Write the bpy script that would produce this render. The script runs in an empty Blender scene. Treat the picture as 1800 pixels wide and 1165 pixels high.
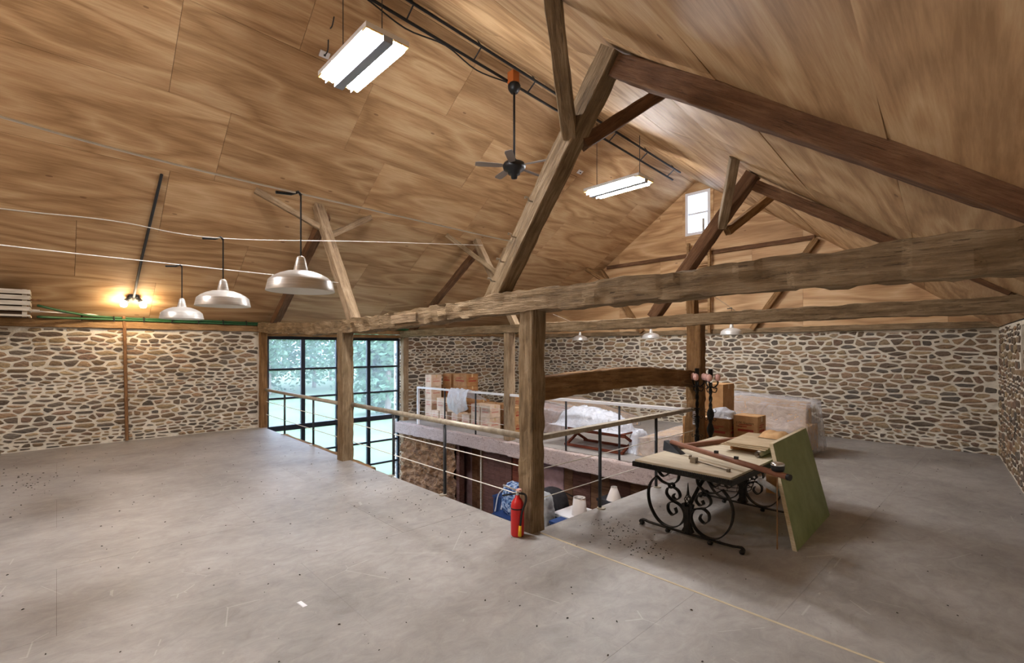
import bpy, bmesh, math, random
from mathutils import Vector, Matrix, noise
random.seed(7)
SC = bpy.context.scene
COL = SC.collection
PI = math.pi

# ------------------------------------------------------------------ camera
W, HGT, FPX, CYP = 1800., 1165., 846., 612.
cam = bpy.data.cameras.new('camera'); camo = bpy.data.objects.new('camera', cam); COL.objects.link(camo)
cam.sensor_fit = 'HORIZONTAL'; cam.sensor_width = 36.; cam.lens = 36. * FPX / W
cam.shift_y = (CYP - HGT / 2) / W
camo.location = (0, 0, 1.9)
camo.rotation_euler = (PI / 2, 0, math.atan2(.7266, .6870))
cam.clip_start = .02; cam.clip_end = 400
SC.camera = camo
# ------------------------------------------------------------------ sky and exposure
wd = bpy.data.worlds.new('overcast_sky'); SC.world = wd; wd.use_nodes = True
bg = wd.node_tree.nodes['Background']; bg.inputs[0].default_value = (.60, .74, 1.0, 1); bg.inputs[1].default_value = 6.4
SC.view_settings.view_transform = 'Standard'; SC.view_settings.look = 'None'
SC.view_settings.gamma = 1; SC.view_settings.use_curve_mapping = False
SC.view_settings.exposure = 0.5
TUBE = 215.0        # shop light tubes
FLOOD = 140.0      # bulbs over the left wall

# ------------------------------------------------------------------ helpers
def lin(c):
    return tuple(((v / 255) / 12.92 if v / 255 <= .04045 else ((v / 255 + .055) / 1.055) ** 2.4) for v in c)

class NT:
    def __init__(s, name):
        s.m = bpy.data.materials.new(name); s.m.use_nodes = True; s.t = s.m.node_tree
        s.b = s.t.nodes['Principled BSDF']; s.out = s.t.nodes['Material Output']
    def n(s, k, **kw):
        nd = s.t.nodes.new(k)
        for a, v in kw.items(): setattr(nd, a, v)
        return nd
    def l(s, a, b): s.t.links.new(a, b)
    def math(s, op, a, b=None):
        nd = s.n('ShaderNodeMath', operation=op)
        for i, v in enumerate((a, b)):
            if v is None: continue
            if isinstance(v, (int, float)): nd.inputs[i].default_value = v
            else: s.l(v, nd.inputs[i])
        return nd.outputs[0]
    def coord(s, scale, rnd=True):
        tc = s.n('ShaderNodeTexCoord'); mp = s.n('ShaderNodeMapping'); mp.inputs['Scale'].default_value = scale
        src = tc.outputs['Object']
        if rnd:
            oi = s.n('ShaderNodeObjectInfo'); m = s.math('MULTIPLY', oi.outputs['Random'], 57.)
            va = s.n('ShaderNodeVectorMath', operation='ADD'); s.l(src, va.inputs[0]); s.l(m, va.inputs[1]); src = va.outputs[0]
        s.l(src, mp.inputs[0]); return mp.outputs[0]
    def noise(s, vec, sc, det=5, rough=.55, dist=0):
        nd = s.n('ShaderNodeTexNoise'); s.l(vec, nd.inputs['Vector'])
        nd.inputs['Scale'].default_value = sc; nd.inputs['Detail'].default_value = det
        nd.inputs['Roughness'].default_value = rough; nd.inputs['Distortion'].default_value = dist
        return nd.outputs['Fac']
    def ramp(s, fac, stops):
        nd = s.n('ShaderNodeValToRGB'); e = nd.color_ramp.elements
        while len(e) > 1: e.remove(e[-1])
        for i, (p, c) in enumerate(stops):
            x = e[0] if i == 0 else e.new(p)
            x.position = p; x.color = tuple(lin(c)) + (1,)
        s.l(fac, nd.inputs[0]); return nd.outputs[0]
    def mix(s, fac, a, b, bt='MIX'):
        nd = s.n('ShaderNodeMix', data_type='RGBA', blend_type=bt)
        if isinstance(fac, (int, float)): nd.inputs[0].default_value = fac
        else: s.l(fac, nd.inputs[0])
        for i, v in ((6, a), (7, b)):
            if isinstance(v, tuple): nd.inputs[i].default_value = tuple(lin(v)) + (1,)
            else: s.l(v, nd.inputs[i])
        return nd.outputs[2]
    def bump(s, h, st=.3, d=.01):
        nd = s.n('ShaderNodeBump'); nd.inputs['Strength'].default_value = st; nd.inputs['Distance'].default_value = d
        s.l(h, nd.inputs['Height']); s.l(nd.outputs[0], s.b.inputs['Normal'])
    def fin(s, col, rough=.7, metal=0, spec=.4):
        if isinstance(col, tuple): s.b.inputs['Base Color'].default_value = tuple(lin(col)) + (1,)
        else: s.l(col, s.b.inputs['Base Color'])
        s.b.inputs['Roughness'].default_value = rough; s.b.inputs['Metallic'].default_value = metal
        s.b.inputs['Specular IOR Level'].default_value = spec
        return s.m

def m_noise(name, stops, scale=(1, 1, 1), ns=4, det=6, rough=.75, bump=.2, bd=.01, dist=0, metal=0, spec=.35, bs=4, rnd=True):
    t = NT(name); v = t.coord(scale, rnd); f = t.noise(v, ns, det, .6, dist)
    if bump: t.bump(t.noise(v, ns * bs, 4), bump, bd)
    return t.fin(t.ramp(f, stops), rough, metal, spec)

def m_ply(name, axis, lo, mid, hi):
    t = NT(name)
    sc = [1.5, 1.5, 1.5]; sc[axis] = .26
    v = t.coord(tuple(sc)); n1 = t.noise(v, 1.15, 2.2, .45, .5)
    ring = t.math('PINGPONG', t.math('MULTIPLY', n1, 11.), 1.0)
    sc2 = [26., 26., 26.]; sc2[axis] = 1.1
    n2 = t.noise(t.coord(tuple(sc2)), 1.6, 4, .65)
    sc3 = [.9] * 3; n3 = t.noise(t.coord(tuple(sc3)), .9, 2)
    f = t.math('ADD', t.math('ADD', t.math('MULTIPLY', ring, .34), t.math('MULTIPLY', n2, .55)), t.math('MULTIPLY', n3, .3))
    c = t.ramp(f, [(.38, lo), (.60, mid), (.84, hi)])
    oi = t.n('ShaderNodeObjectInfo')
    hv = t.n('ShaderNodeHueSaturation'); t.l(c, hv.inputs['Color'])
    t.l(t.math('ADD', t.math('MULTIPLY', oi.outputs['Random'], .22), .90), hv.inputs['Value'])
    kn = t.n('ShaderNodeTexVoronoi'); kn.inputs['Scale'].default_value = 1.
    ks = [3.2] * 3; ks[axis] = 1.3; t.l(t.coord(tuple(ks)), kn.inputs['Vector'])
    kf = t.math('LESS_THAN', kn.outputs['Distance'], .055)
    c2 = t.mix(t.math('MULTIPLY', kf, .55), hv.outputs[0], (96, 58, 36))
    t.bump(n2, .08, .004)
    return t.fin(c2, .62, 0, .3)

def m_timber(name, dark, mid, light):
    t = NT(name)
    v = t.coord((1.0, 9., 9.)); f = t.noise(v, 2.2, 7, .68, .4)
    v2 = t.coord((1.6, 1.6, 1.6)); g = t.noise(v2, 2., 4)
    c = t.ramp(t.math('ADD', t.math('MULTIPLY', f, .75), t.math('MULTIPLY', g, .3)), [(.30, dark), (.52, mid), (.75, light)])
    v3 = t.coord((.8, 22., 22.)); h = t.noise(v3, 2.5, 6, .7)
    crk = t.math('LESS_THAN', h, .39)
    c2 = t.mix(t.math('MULTIPLY', crk, .6), c, (50, 38, 28))
    t.bump(t.math('ADD', h, t.math('MULTIPLY', f, 1.2)), .9, .022)
    return t.fin(c2, .85, 0, .2)

def m_plain(name, c, rough=.6, metal=0, spec=.4):
    return NT(name).fin(c, rough, metal, spec)

def m_emit(name, c, st):
    t = NT(name); t.b.inputs['Emission Color'].default_value = tuple(lin(c)) + (1,); t.b.inputs['Emission Strength'].default_value = st
    return t.fin((235, 235, 230), .5)

def m_clear(name, tint, opac, rough, bumps=0, bsc=6):
    t = NT(name); tr = t.n('ShaderNodeBsdfTransparent'); mx = t.n('ShaderNodeMixShader')
    tr.inputs[0].default_value = (.97, .98, 1, 1)
    t.fin(tint, rough, 0, .6); mx.inputs[0].default_value = opac
    if bumps:
        v = t.coord((1, 1, 1)); n = t.noise(v, bsc, 5, .6, 1.2); t.bump(n, bumps, .05)
        f = t.math('ADD', t.math('MULTIPLY', n, .5), opac - .25); t.l(f, mx.inputs[0])
    t.l(tr.outputs[0], mx.inputs[1]); t.l(t.b.outputs[0], mx.inputs[2]); t.l(mx.outputs[0], t.out.inputs[0])
    return t.m

M = {}
M['ply_y'] = m_ply('plywood_ceiling', 1, (156, 120, 82), (186, 149, 108), (208, 177, 136))
M['ply_x'] = m_ply('plywood_gable', 0, (160, 122, 84), (190, 152, 110), (212, 180, 140))
M['deck'] = m_plain('roof_deck', (70, 52, 36), .9)
M['timber'] = m_timber('hewn_oak', (84, 68, 50), (136, 114, 86), (182, 160, 130))
M['timber_dk'] = m_timber('dark_oak', (86, 62, 38), (134, 100, 64), (170, 136, 96))
M['timber_lt'] = m_timber('pale_oak', (106, 88, 68), (156, 132, 104), (196, 174, 144))
M['timber_red'] = m_timber('red_brown_oak', (76, 54, 38), (114, 82, 58), (148, 114, 84))
M['red_wood'] = m_timber('red_stained_wood', (84, 38, 26), (120, 62, 44), (150, 88, 62))
M['plate'] = m_timber('plate_pine', (112, 84, 56), (156, 122, 84), (186, 154, 112))
M['mortar'] = m_noise('lime_mortar', [(.3, (196, 186, 168)), (.7, (226, 218, 202))], (1, 1, 1), 9, 6, .95, .5, .012, spec=.1)
t = NT('field_stone'); at = t.n('ShaderNodeAttribute', attribute_name='tone'); v = t.coord((9, 9, 16), False)
nz = t.noise(v, 2., 6, .65); sh = t.ramp(nz, [(.25, (150, 144, 140)), (.5, (226, 222, 218)), (.75, (255, 252, 246))])
t.bump(nz, .8, .02); M['stone'] = t.fin(t.mix(1., at.outputs['Color'], sh, 'MULTIPLY'), .85, 0, .25)
t = NT('painted_subfloor'); v = t.coord((1, 1, 1), False); a = t.noise(v, .7, 7, .66); b = t.noise(t.coord((2.6, 1.5, 1), False), 3., 8, .74, 1.0)
c = t.ramp(t.math('ADD', t.math('MULTIPLY', a, .65), t.math('MULTIPLY', b, .4)), [(.36, (120, 115, 111)), (.54, (149, 144, 139)), (.72, (173, 169, 164))])
scr = t.n('ShaderNodeTexVoronoi', feature='DISTANCE_TO_EDGE'); t.l(t.coord((1.1, 1.4, 1), False), scr.inputs['Vector']); scr.inputs['Scale'].default_value = .9
sf = t.math('MULTIPLY', t.math('LESS_THAN', scr.outputs['Distance'], .004), t.math('GREATER_THAN', t.noise(v, 2.2, 3), .56))
dk = t.math('LESS_THAN', t.noise(t.coord((1, 1, 1), False), 55, 2, .5), .27)
c = t.mix(t.math('MULTIPLY', sf, .25), c, (205, 200, 194)); c = t.mix(t.math('MULTIPLY', dk, .35), c, (88, 80, 72))
t.bump(b, .12, .006); M['floor'] = t.fin(c, .48, 0, .4)
M['raw_edge'] = m_noise('raw_plywood_edge', [(.3, (172, 156, 126)), (.7, (204, 190, 162))], (3, 20, 20), 4, 4, .8)
M['osb'] = m_noise('flaky_painted_beam', [(.30, (92, 74, 68)), (.40, (178, 160, 154)), (.7, (206, 190, 186))], (4, 8, 8), 3.2, 8, .8, .6, .02, dist=1.5)
M['steel'] = m_plain('window_steel', (46, 52, 64), .45, .3)
M['white_trim'] = m_plain('white_vinyl', (232, 232, 236), .4)
t = NT('dusty_window_glass'); tr = t.n('ShaderNodeBsdfTransparent'); tl = t.n('ShaderNodeBsdfTranslucent'); tl.inputs[0].default_value = (.82, .92, 1, 1)  # translucent share puts the haze of the bright outdoors into the panes
mx = t.n('ShaderNodeMixShader'); mx.inputs[0].default_value = .05; t.l(tr.outputs[0], mx.inputs[1]); t.l(tl.outputs[0], mx.inputs[2])
t.fin((235, 242, 250), .05); m2 = t.n('ShaderNodeMixShader'); m2.inputs[0].default_value = .05; t.l(mx.outputs[0], m2.inputs[1]); t.l(t.b.outputs[0], m2.inputs[2]); t.l(m2.outputs[0], t.out.inputs[0]); M['glass'] = t.m
M['grey_metal'] = m_noise('galvanised_pipe', [(.3, (142, 132, 116)), (.7, (186, 176, 158))], (2, 2, 2), 6, 4, .42, .05, metal=.25)
M['dark_metal'] = m_plain('dark_post_steel', (62, 64, 68), .45, .5)
M['black_iron'] = m_noise('wrought_iron', [(.3, (20, 19, 18)), (.7, (46, 42, 36))], (1, 1, 1), 20, 4, .5, .2, .004, metal=.5)
M['black'] = m_plain('black_plastic', (24, 24, 26), .45)
M['alu'] = m_noise('spun_aluminium', [(.3, (186, 183, 178)), (.7, (222, 219, 214))], (1, 1, 40), 3, 3, .34, .03, metal=.45)
M['enamel'] = m_plain('white_enamel', (236, 234, 228), .35)
M['fixture'] = m_plain('fixture_white', (226, 228, 232), .45)
M['fixture_mid'] = m_plain('fixture_channel', (150, 160, 176), .5)
M['yellowed'] = m_plain('yellowed_reflector', (226, 188, 98), .5)
M['tube'] = m_emit('fluorescent_tube', (250, 249, 250), TUBE)
M['bulb'] = m_emit('flood_bulb', (255, 226, 184), FLOOD)
M['wire'] = m_plain('white_wire', (226, 222, 212), .6)
M['green'] = m_plain('green_hose', (38, 84, 48), .5)
M['slat'] = m_noise('whitewashed_slat', [(.3, (176, 164, 144)), (.7, (222, 214, 198))], (12, 1, 12), 3, 5, .7, .2)
M['carton'] = m_noise('corrugated_card', [(.35, (168, 124, 80)), (.65, (196, 152, 104))], (2, 2, 2), 3, 4, .8, .05)
M['carton_dk'] = m_noise('brown_card', [(.35, (146, 102, 62)), (.65, (176, 130, 84))], (2, 2, 2), 3, 4, .8, .05)
M['carton_pale'] = m_noise('pale_card', [(.35, (208, 182, 156)), (.65, (228, 206, 184))], (2, 2, 2), 3, 4, .8, .05)  # window daylight on the front cartons put into the card colour
M['tape'] = m_plain('packing_tape', (206, 178, 134), .3)
M['red_ink'] = m_plain('red_print', (158, 62, 46), .8)
M['faint_ink'] = m_plain('faded_red_print', (206, 150, 132), .8)  # fainter print that goes with the window-lit cartons
M['dark_ink'] = m_plain('dark_print', (92, 62, 44), .8)
M['plastic'] = m_clear('clear_plastic_sheet', (232, 232, 238), .36, .08, 1., 5)
M['plastic_w'] = m_clear('milky_plastic_sheet', (222, 228, 240), .80, .22, .8, 6)
M['uphol'] = m_noise('beige_upholstery', [(.3, (176, 136, 92)), (.7, (214, 184, 142))], (1, 1, 1), 5, 4, .9, .1)
M['uphol_dk'] = m_noise('mauve_upholstery', [(.3, (138, 104, 92)), (.7, (172, 138, 118))], (1, 1, 1), 5, 4, .9, .1)
M['ext_red'] = m_plain('extinguisher_red', (190, 34, 34), .35)
M['yellow'] = m_plain('yellow_cap', (230, 184, 40), .5)
M['chrome'] = m_plain('chrome', (200, 200, 200), .25, .9)
M['tabletop'] = m_noise('plywood_table', [(.3, (178, 164, 138)), (.7, (204, 192, 168))], (.8, 6, 2), 3, 6, .65, .05)
M['greenboard'] = m_noise('green_painted_board', [(.3, (120, 132, 84)), (.7, (146, 154, 108))], (1, 1, 1), 4, 5, .6, .04)
M['brown_bar'] = m_noise('brown_painted_pole', [(.3, (112, 72, 54)), (.7, (146, 100, 78))], (1, 1, 1), 6, 4, .45, .05)
M['pink_bulb'] = m_plain('pink_wrapped_bulb', (226, 178, 168), .6)
M['pipe_rust'] = m_noise('rusty_conduit', [(.3, (104, 72, 46)), (.7, (152, 112, 74))], (4, 4, 1), 5, 4, .6, .1, metal=.2)
M['clamp'] = m_noise('grey_rusty_metal', [(.3, (92, 82, 70)), (.7, (136, 122, 104))], (1, 1, 1), 12, 4, .6, .1, metal=.3)
M['board_grey'] = m_noise('greyed_cardboard', [(.3, (168, 146, 116)), (.7, (192, 172, 142))], (1, 3, 1), 4, 5, .8, .05)
M['brass_box'] = m_plain('orange_junction_box', (176, 96, 40), .6)
M['fan_blade'] = m_plain('grey_fan_blade', (150, 140, 134), .5)
M['bag_blue'] = m_noise('blue_patterned_cloth', [(.42, (34, 62, 124)), (.5, (120, 158, 208)), (.6, (206, 220, 238))], (1, 1, 1), 14, 3, .7, .2)
M['navy'] = m_plain('navy_plastic', (36, 62, 112), .45)
M['grey_cloth'] = m_noise('grey_quilt', [(.3, (132, 136, 140)), (.7, (188, 190, 190))], (1, 1, 1), 5, 4, .8, .6, .03)
M['dark_cloth'] = m_noise('black_cloth', [(.3, (26, 26, 30)), (.7, (58, 56, 60))], (1, 1, 1), 6, 4, .85, .4)
M['shade'] = m_plain('linen_shade', (222, 214, 208), .8)
M['plank_dk'] = m_timber('dark_plank', (74, 46, 40), (104, 70, 60), (128, 92, 80))
M['plank_br'] = m_timber('brown_plank', (84, 56, 40), (122, 88, 64), (150, 112, 84))
M['pinkwall'] = m_noise('stained_plaster_board', [(.3, (140, 108, 108)), (.7, (176, 144, 142))], (1, 1, 1), 5, 6, .85, .3)
M['rubble'] = m_noise('rough_rubble', [(.25, (70, 48, 34)), (.5, (128, 92, 62)), (.78, (168, 130, 92))], (1.2, 1.2, 2.4), 2.6, 8, .95, 1., .12, dist=1.2, rnd=False, bs=1)
M['concrete'] = m_noise('lower_concrete', [(.3, (112, 106, 100)), (.7, (146, 140, 132))], (1, 1, 1), 2, 6, .8, .1)
M['lawn'] = m_noise('lawn_grass', [(.3, (88, 108, 78)), (.7, (112, 130, 96))], (.2, .2, .2), 3, 6, .95, .3, rnd=False)
M['leaf'] = m_noise('tree_leaves', [(.3, (72, 104, 80)), (.5, (98, 132, 100)), (.75, (132, 158, 126))], (.5, .5, .5), 3, 5, .8, 0)
M['bark'] = m_plain('bark', (126, 114, 102), .9)
M['paper'] = m_noise('kraft_paper', [(.3, (176, 132, 88)), (.7, (206, 168, 122))], (1, 1, 1), 5, 5, .8, .5)
M['fleck'] = m_plain('dark_debris', (52, 44, 38), .9)

class MB:
    def __init__(s): s.v = []; s.f = []
    def add(s, vs, fs):
        o = len(s.v); s.v += [tuple(v) for v in vs]; s.f += [tuple(i + o for i in f) for f in fs]; return s
    def box(s, a, b, R=None, c=None):
        x0, y0, z0 = a; x1, y1, z1 = b
        vs = [Vector(p) for p in ((x0, y0, z0), (x1, y0, z0), (x1, y1, z0), (x0, y1, z0), (x0, y0, z1), (x1, y0, z1), (x1, y1, z1), (x0, y1, z1))]
        if R is not None:
            cc = Vector(c) if c is not None else Vector(((x0 + x1) / 2, (y0 + y1) / 2, (z0 + z1) / 2)); vs = [R @ (v - cc) + cc for v in vs]
        return s.add(vs, [(0, 3, 2, 1), (4, 5, 6, 7), (0, 1, 5, 4), (1, 2, 6, 5), (2, 3, 7, 6), (3, 0, 4, 7)])
    def hexa(s, bot, top):
        return s.add(list(bot) + list(top), [(0, 3, 2, 1), (4, 5, 6, 7), (0, 1, 5, 4), (1, 2, 6, 5), (2, 3, 7, 6), (3, 0, 4, 7)])
    def tube(s, pts, r, n=8, cap=True, r2=None):
        pts = [Vector(p) for p in pts]; m = len(pts); o = len(s.v); u = None
        for i, p in enumerate(pts):
            d = (pts[min(i + 1, m - 1)] - pts[max(i - 1, 0)]).normalized()
            if u is None:
                u = d.cross(Vector((0, 0, 1)));
                if u.length < 1e-3: u = d.cross(Vector((1, 0, 0)))
            else: u = u - d * u.dot(d)
            u.normalize(); w = d.cross(u)
            rr = r if r2 is None else r + (r2 - r) * i / (m - 1)
            for k in range(n):
                a = 2 * PI * k / n; s.v.append(tuple(p + (u * math.cos(a) + w * math.sin(a)) * rr))
        for i in range(m - 1):
            for k in range(n):
                a = o + i * n + k; b = o + i * n + (k + 1) % n; s.f.append((a, b, b + n, a + n))
        if cap: s.f.append(tuple(o + k for k in range(n))[::-1]); s.f.append(tuple(o + (m - 1) * n + k for k in range(n)))
        return s
    def lathe(s, prof, c=(0, 0, 0), n=20):
        o = len(s.v); cx, cy, cz = c
        for r, z in prof:
            for k in range(n): a = 2 * PI * k / n; s.v.append((cx + r * math.cos(a), cy + r * math.sin(a), cz + z))
        for i in range(len(prof) - 1):
            for k in range(n):
                a = o + i * n + k; b = o + i * n + (k + 1) % n; s.f.append((a, b, b + n, a + n))
        return s
    def ribbon(s, pts, wdir, w, th):
        """flat bar bent along pts; wdir = direction of its width"""
        pts = [Vector(p) for p in pts]; wd_ = Vector(wdir).normalized(); m = len(pts); o = len(s.v)
        for i, p in enumerate(pts):
            d = (pts[min(i + 1, m - 1)] - pts[max(i - 1, 0)]).normalized(); nn = d.cross(wd_).normalized()
            for a, b in ((-1, -1), (1, -1), (1, 1), (-1, 1)): s.v.append(tuple(p + wd_ * (a * w / 2) + nn * (b * th / 2)))
        for i in range(m - 1):
            for k in range(4):
                a = o + i * 4 + k; b = o + i * 4 + (k + 1) % 4; s.f.append((a, b, b + 4, a + 4))
        s.f.append((o + 3, o + 2, o + 1, o)); e = o + (m - 1) * 4; s.f.append((e, e + 1, e + 2, e + 3))
        return s
    def build(s, name, mat, parent=None, smooth=False, org=None):
        off = Vector(org) if org is not None else Vector((0, 0, 0))
        if parent is not None and org is None:
            off = parent.matrix_basis.translation.copy()
            if parent.parent is not None: off = off + parent.parent.matrix_basis.translation
        me = bpy.data.meshes.new(name); me.from_pydata([tuple(Vector(v) - off) for v in s.v], [], s.f)
        me.materials.append(mat if not isinstance(mat, str) else M[mat])
        bm = bmesh.new(); bm.from_mesh(me); bmesh.ops.recalc_face_normals(bm, faces=bm.faces); bm.to_mesh(me); bm.free()
        if smooth:
            for p in me.polygons: p.use_smooth = True
        o = bpy.data.objects.new(name, me); COL.objects.link(o)
        if parent is not None: o.parent = parent
        elif org is not None: o.location = off
        return o

def tag(o, label, cat, group=None):
    o['label'] = label; o['category'] = cat
    if group: o['group'] = group
    return o
def struct(o): o['kind'] = 'structure'; return o
def thing(name, loc, label, cat, group=None):
    e = bpy.data.objects.new(name, None); COL.objects.link(e); e.location = loc; e.empty_display_size = .1
    return tag(e, label, cat, group)
def sroot(name, loc=(0, 0, 0)):
    e = bpy.data.objects.new(name, None); COL.objects.link(e); e.location = loc; return struct(e)
def spline(pts, n=6):
    """Catmull-Rom through pts"""
    P = [Vector(p) for p in pts]; P = [2 * P[0] - P[1]] + P + [2 * P[-1] - P[-2]]; out = []
    for i in range(1, len(P) - 2):
        for k in range(n):
            t_ = k / n; a, b, c, d = P[i - 1], P[i], P[i + 1], P[i + 2]
            out.append(.5 * (2 * b + (c - a) * t_ + (2 * a - 5 * b + 4 * c - d) * t_ ** 2 + (3 * b - a - 3 * c + d) * t_ ** 3))
    out.append(P[-2]); return out

def timber(name, p0, p1, w, h, label=None, mat='timber', amp=.008, bow=None, up=(0, 0, 1), parent=None, taper=1., cat='timber', seg=.07):
    """hewn squared log from p0 to p1 (centre line), w = horizontal thickness, h = depth; bow(s)->(dside, dup)"""
    p0, p1 = Vector(p0), Vector(p1); L = (p1 - p0).length; X = (p1 - p0).normalized(); U = Vector(up)
    Y = U.cross(X)
    if Y.length < 1e-3: Y = Vector((0, 1, 0))
    Y.normalize(); Z = X.cross(Y)
    n = max(3, int(L / seg)); ring = []
    ch = .10; k = 3
    for sx, sy in ((-1, -1), (1, -1), (1, 1), (-1, 1)):
        pass
    cor = [(-1, -1), (1, -1), (1, 1), (-1, 1)]
    for i in range(4):
        a, b = cor[i], cor[(i + 1) % 4]
        for j in range(k + 1):
            t_ = ch / 2 + (1 - ch) * j / k; ring.append((a[0] + (b[0] - a[0]) * t_, a[1] + (b[1] - a[1]) * t_))
    m = MB(); N = len(ring); sd = Vector((random.random() * 90, random.random() * 90, random.random() * 90))
    for i in range(n + 1):
        s_ = i / n; x = L * s_; ds, du = bow(s_) if bow else (0, 0); tp = 1 + (taper - 1) * s_
        for (a, b) in ring:
            q = Vector((x, a * w / 2 * tp, b * h / 2 * tp))
            nv = noise.noise(Vector((x * 2.2, q.y * 5, q.z * 5)) + sd) + .6 * noise.noise(Vector((x * 8, q.y * 14, q.z * 14)) + sd) + .55 * noise.cell(Vector((x * 6.5 + .8 * q.z, q.y * 9, q.z * 9)) + sd)
            gx = noise.noise(Vector((x * 1.3, 7, 3)) + sd) * 1.2
            q.y += a * nv * amp + gx * amp + ds; q.z += b * nv * amp + noise.noise(Vector((x * 1.1, 2, 9)) + sd) * amp * 1.2 + du
            m.v.append(tuple(q))
    for i in range(n):
        for j in range(N):
            a = i * N + j; b = i * N + (j + 1) % N; m.f.append((a, b, b + N, a + N))
    m.f.append(tuple(range(N))[::-1]); m.f.append(tuple(n * N + j for j in range(N)))
    o = m.build(name, mat)
    mt = Matrix((X, Y, Z)).transposed().to_4x4(); mt.translation = p0
    if parent is not None:
        o.parent = parent; mt.translation = p0 - parent.matrix_basis.translation
    o.matrix_basis = mt
    if label: tag(o, label, cat)
    return o

# ------------------------------------------------------------------ room geometry
XL = -12.6; YF = 12.3; YN = -4.5
def xr(y): return -.27 + .0993 * (YF - y)          # right wall line
def fz(x): return -.07 - .0176 * (-3.5 - x)        # sagging platform beyond the opening
def ridge(y): return Vector((-5.89, y, 6.35 + .0575 * (YF - y)))
def purL(y): return Vector((-9.2 + .0287 * (y - 3.6), y, 4.64 - .037 * (y - 3.6)))
def purR(y): return Vector((-2.5 - .0575 * (y - 3.6), y, 4.62 - .031 * (y - 3.6)))
def eavL(y): return Vector((-12.72, y, 2.44))
def eavR(y): return Vector((xr(y) + .08, y, 2.24))
OY0, OY1, OX1 = 3.66, 7.30, -3.53                   # floor opening
ZL = -2.2                                           # lower floor

# ---------------- stone walls
def clip(poly, nx, ny, d):
    out = []; n = len(poly)
    for i in range(n):
        a, b = poly[i], poly[(i + 1) % n]; da = a[0] * nx + a[1] * ny - d; db = b[0] * nx + b[1] * ny - d
        if da <= 0: out.append(a)
        if (da < 0 < db) or (db < 0 < da):
            t_ = da / (da - db); out.append((a[0] + (b[0] - a[0]) * t_, a[1] + (b[1] - a[1]) * t_))
    return out
def inset(poly, g):
    out = list(poly); n = len(poly)
    ar = sum(poly[i][0] * poly[(i + 1) % n][1] - poly[(i + 1) % n][0] * poly[i][1] for i in range(n))
    sg = 1 if ar > 0 else -1
    for i in range(n):
        a, b = poly[i], poly[(i + 1) % n]; ex, ey = b[0] - a[0], b[1] - a[1]; l = math.hypot(ex, ey)
        if l < 1e-6: continue
        nx, ny = ey / l * sg, -ex / l * sg
        out = clip(out, nx, ny, a[0] * nx + a[1] * ny - g * random.uniform(.6, 1.5))
        if len(out) < 3: return []
    return out
def rubble_cells(u0, u1, v0, v1, rng, big=1.):
    S = []; v = v0
    while v < v1:
        h = rng.choice((.05, .06, .07, .085, .10, .125, .15)) * big; u = u0 - rng.random() * .1
        while u < u1:
            w = rng.uniform(1.3, 3.6) * h ** .75 * .62; w = max(.08, min(.44, w)); S.append((u + w / 2, v + h / 2 + rng.uniform(-.34, .34) * h)); u += w
        v += h
    A = .42; P = [(a * A, b) for a, b in S]; cell = .26; G = {}
    for i, p in enumerate(P): G.setdefault((int(p[0] // cell), int(p[1] // cell)), []).append(i)
    res = []
    for i, p in enumerate(P):
        if not (u0 < S[i][0] < u1 and v0 < S[i][1] < v1): continue
        poly = [(u0 * A, v0), (u1 * A, v0), (u1 * A, v1), (u0 * A, v1)]; gx, gy = int(p[0] // cell), int(p[1] // cell)
        nb = sorted(((P[j][0] - p[0]) ** 2 + (P[j][1] - p[1]) ** 2, j) for dx in (-1, 0, 1) for dy in (-1, 0, 1) for j in G.get((gx + dx, gy + dy), ()) if j != i)
        for d2, j in nb[:44]:
            q = P[j]; nx, ny = q[0] - p[0], q[1] - p[1]
            poly = clip(poly, nx, ny, (q[0] ** 2 + q[1] ** 2 - p[0] ** 2 - p[1] ** 2) / 2)
            if len(poly) < 3: break
        if len(poly) < 3: continue
        poly = inset([(a / A, b) for a, b in poly], rng.choice((.011, .013, .016, .020)))
        if len(poly) < 3: continue
        us = [a for a, b in poly]; vs = [b for a, b in poly]
        if max(us) - min(us) < .035 or max(vs) - min(vs) < .02: continue
        ch = []
        n = len(poly)
        for k in range(n):
            a, b = poly[k], poly[(k + 1) % n]
            if math.hypot(b[0] - a[0], b[1] - a[1]) < .008: continue
            ch += [(a[0] * .86 + b[0] * .14, a[1] * .86 + b[1] * .14), (a[0] * .14 + b[0] * .86, a[1] * .14 + b[1] * .86)]
        if len(ch) >= 5: res.append(ch)
    return res
TONES = [lin(c) for c in ((150, 122, 96), (128, 104, 88), (172, 144, 110), (126, 106, 92), (140, 112, 84), (160, 126, 100), (118, 100, 86), (182, 152, 112), (146, 112, 92), (124, 110, 100), (166, 132, 98), (112, 100, 92), (176, 138, 104))]
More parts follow.
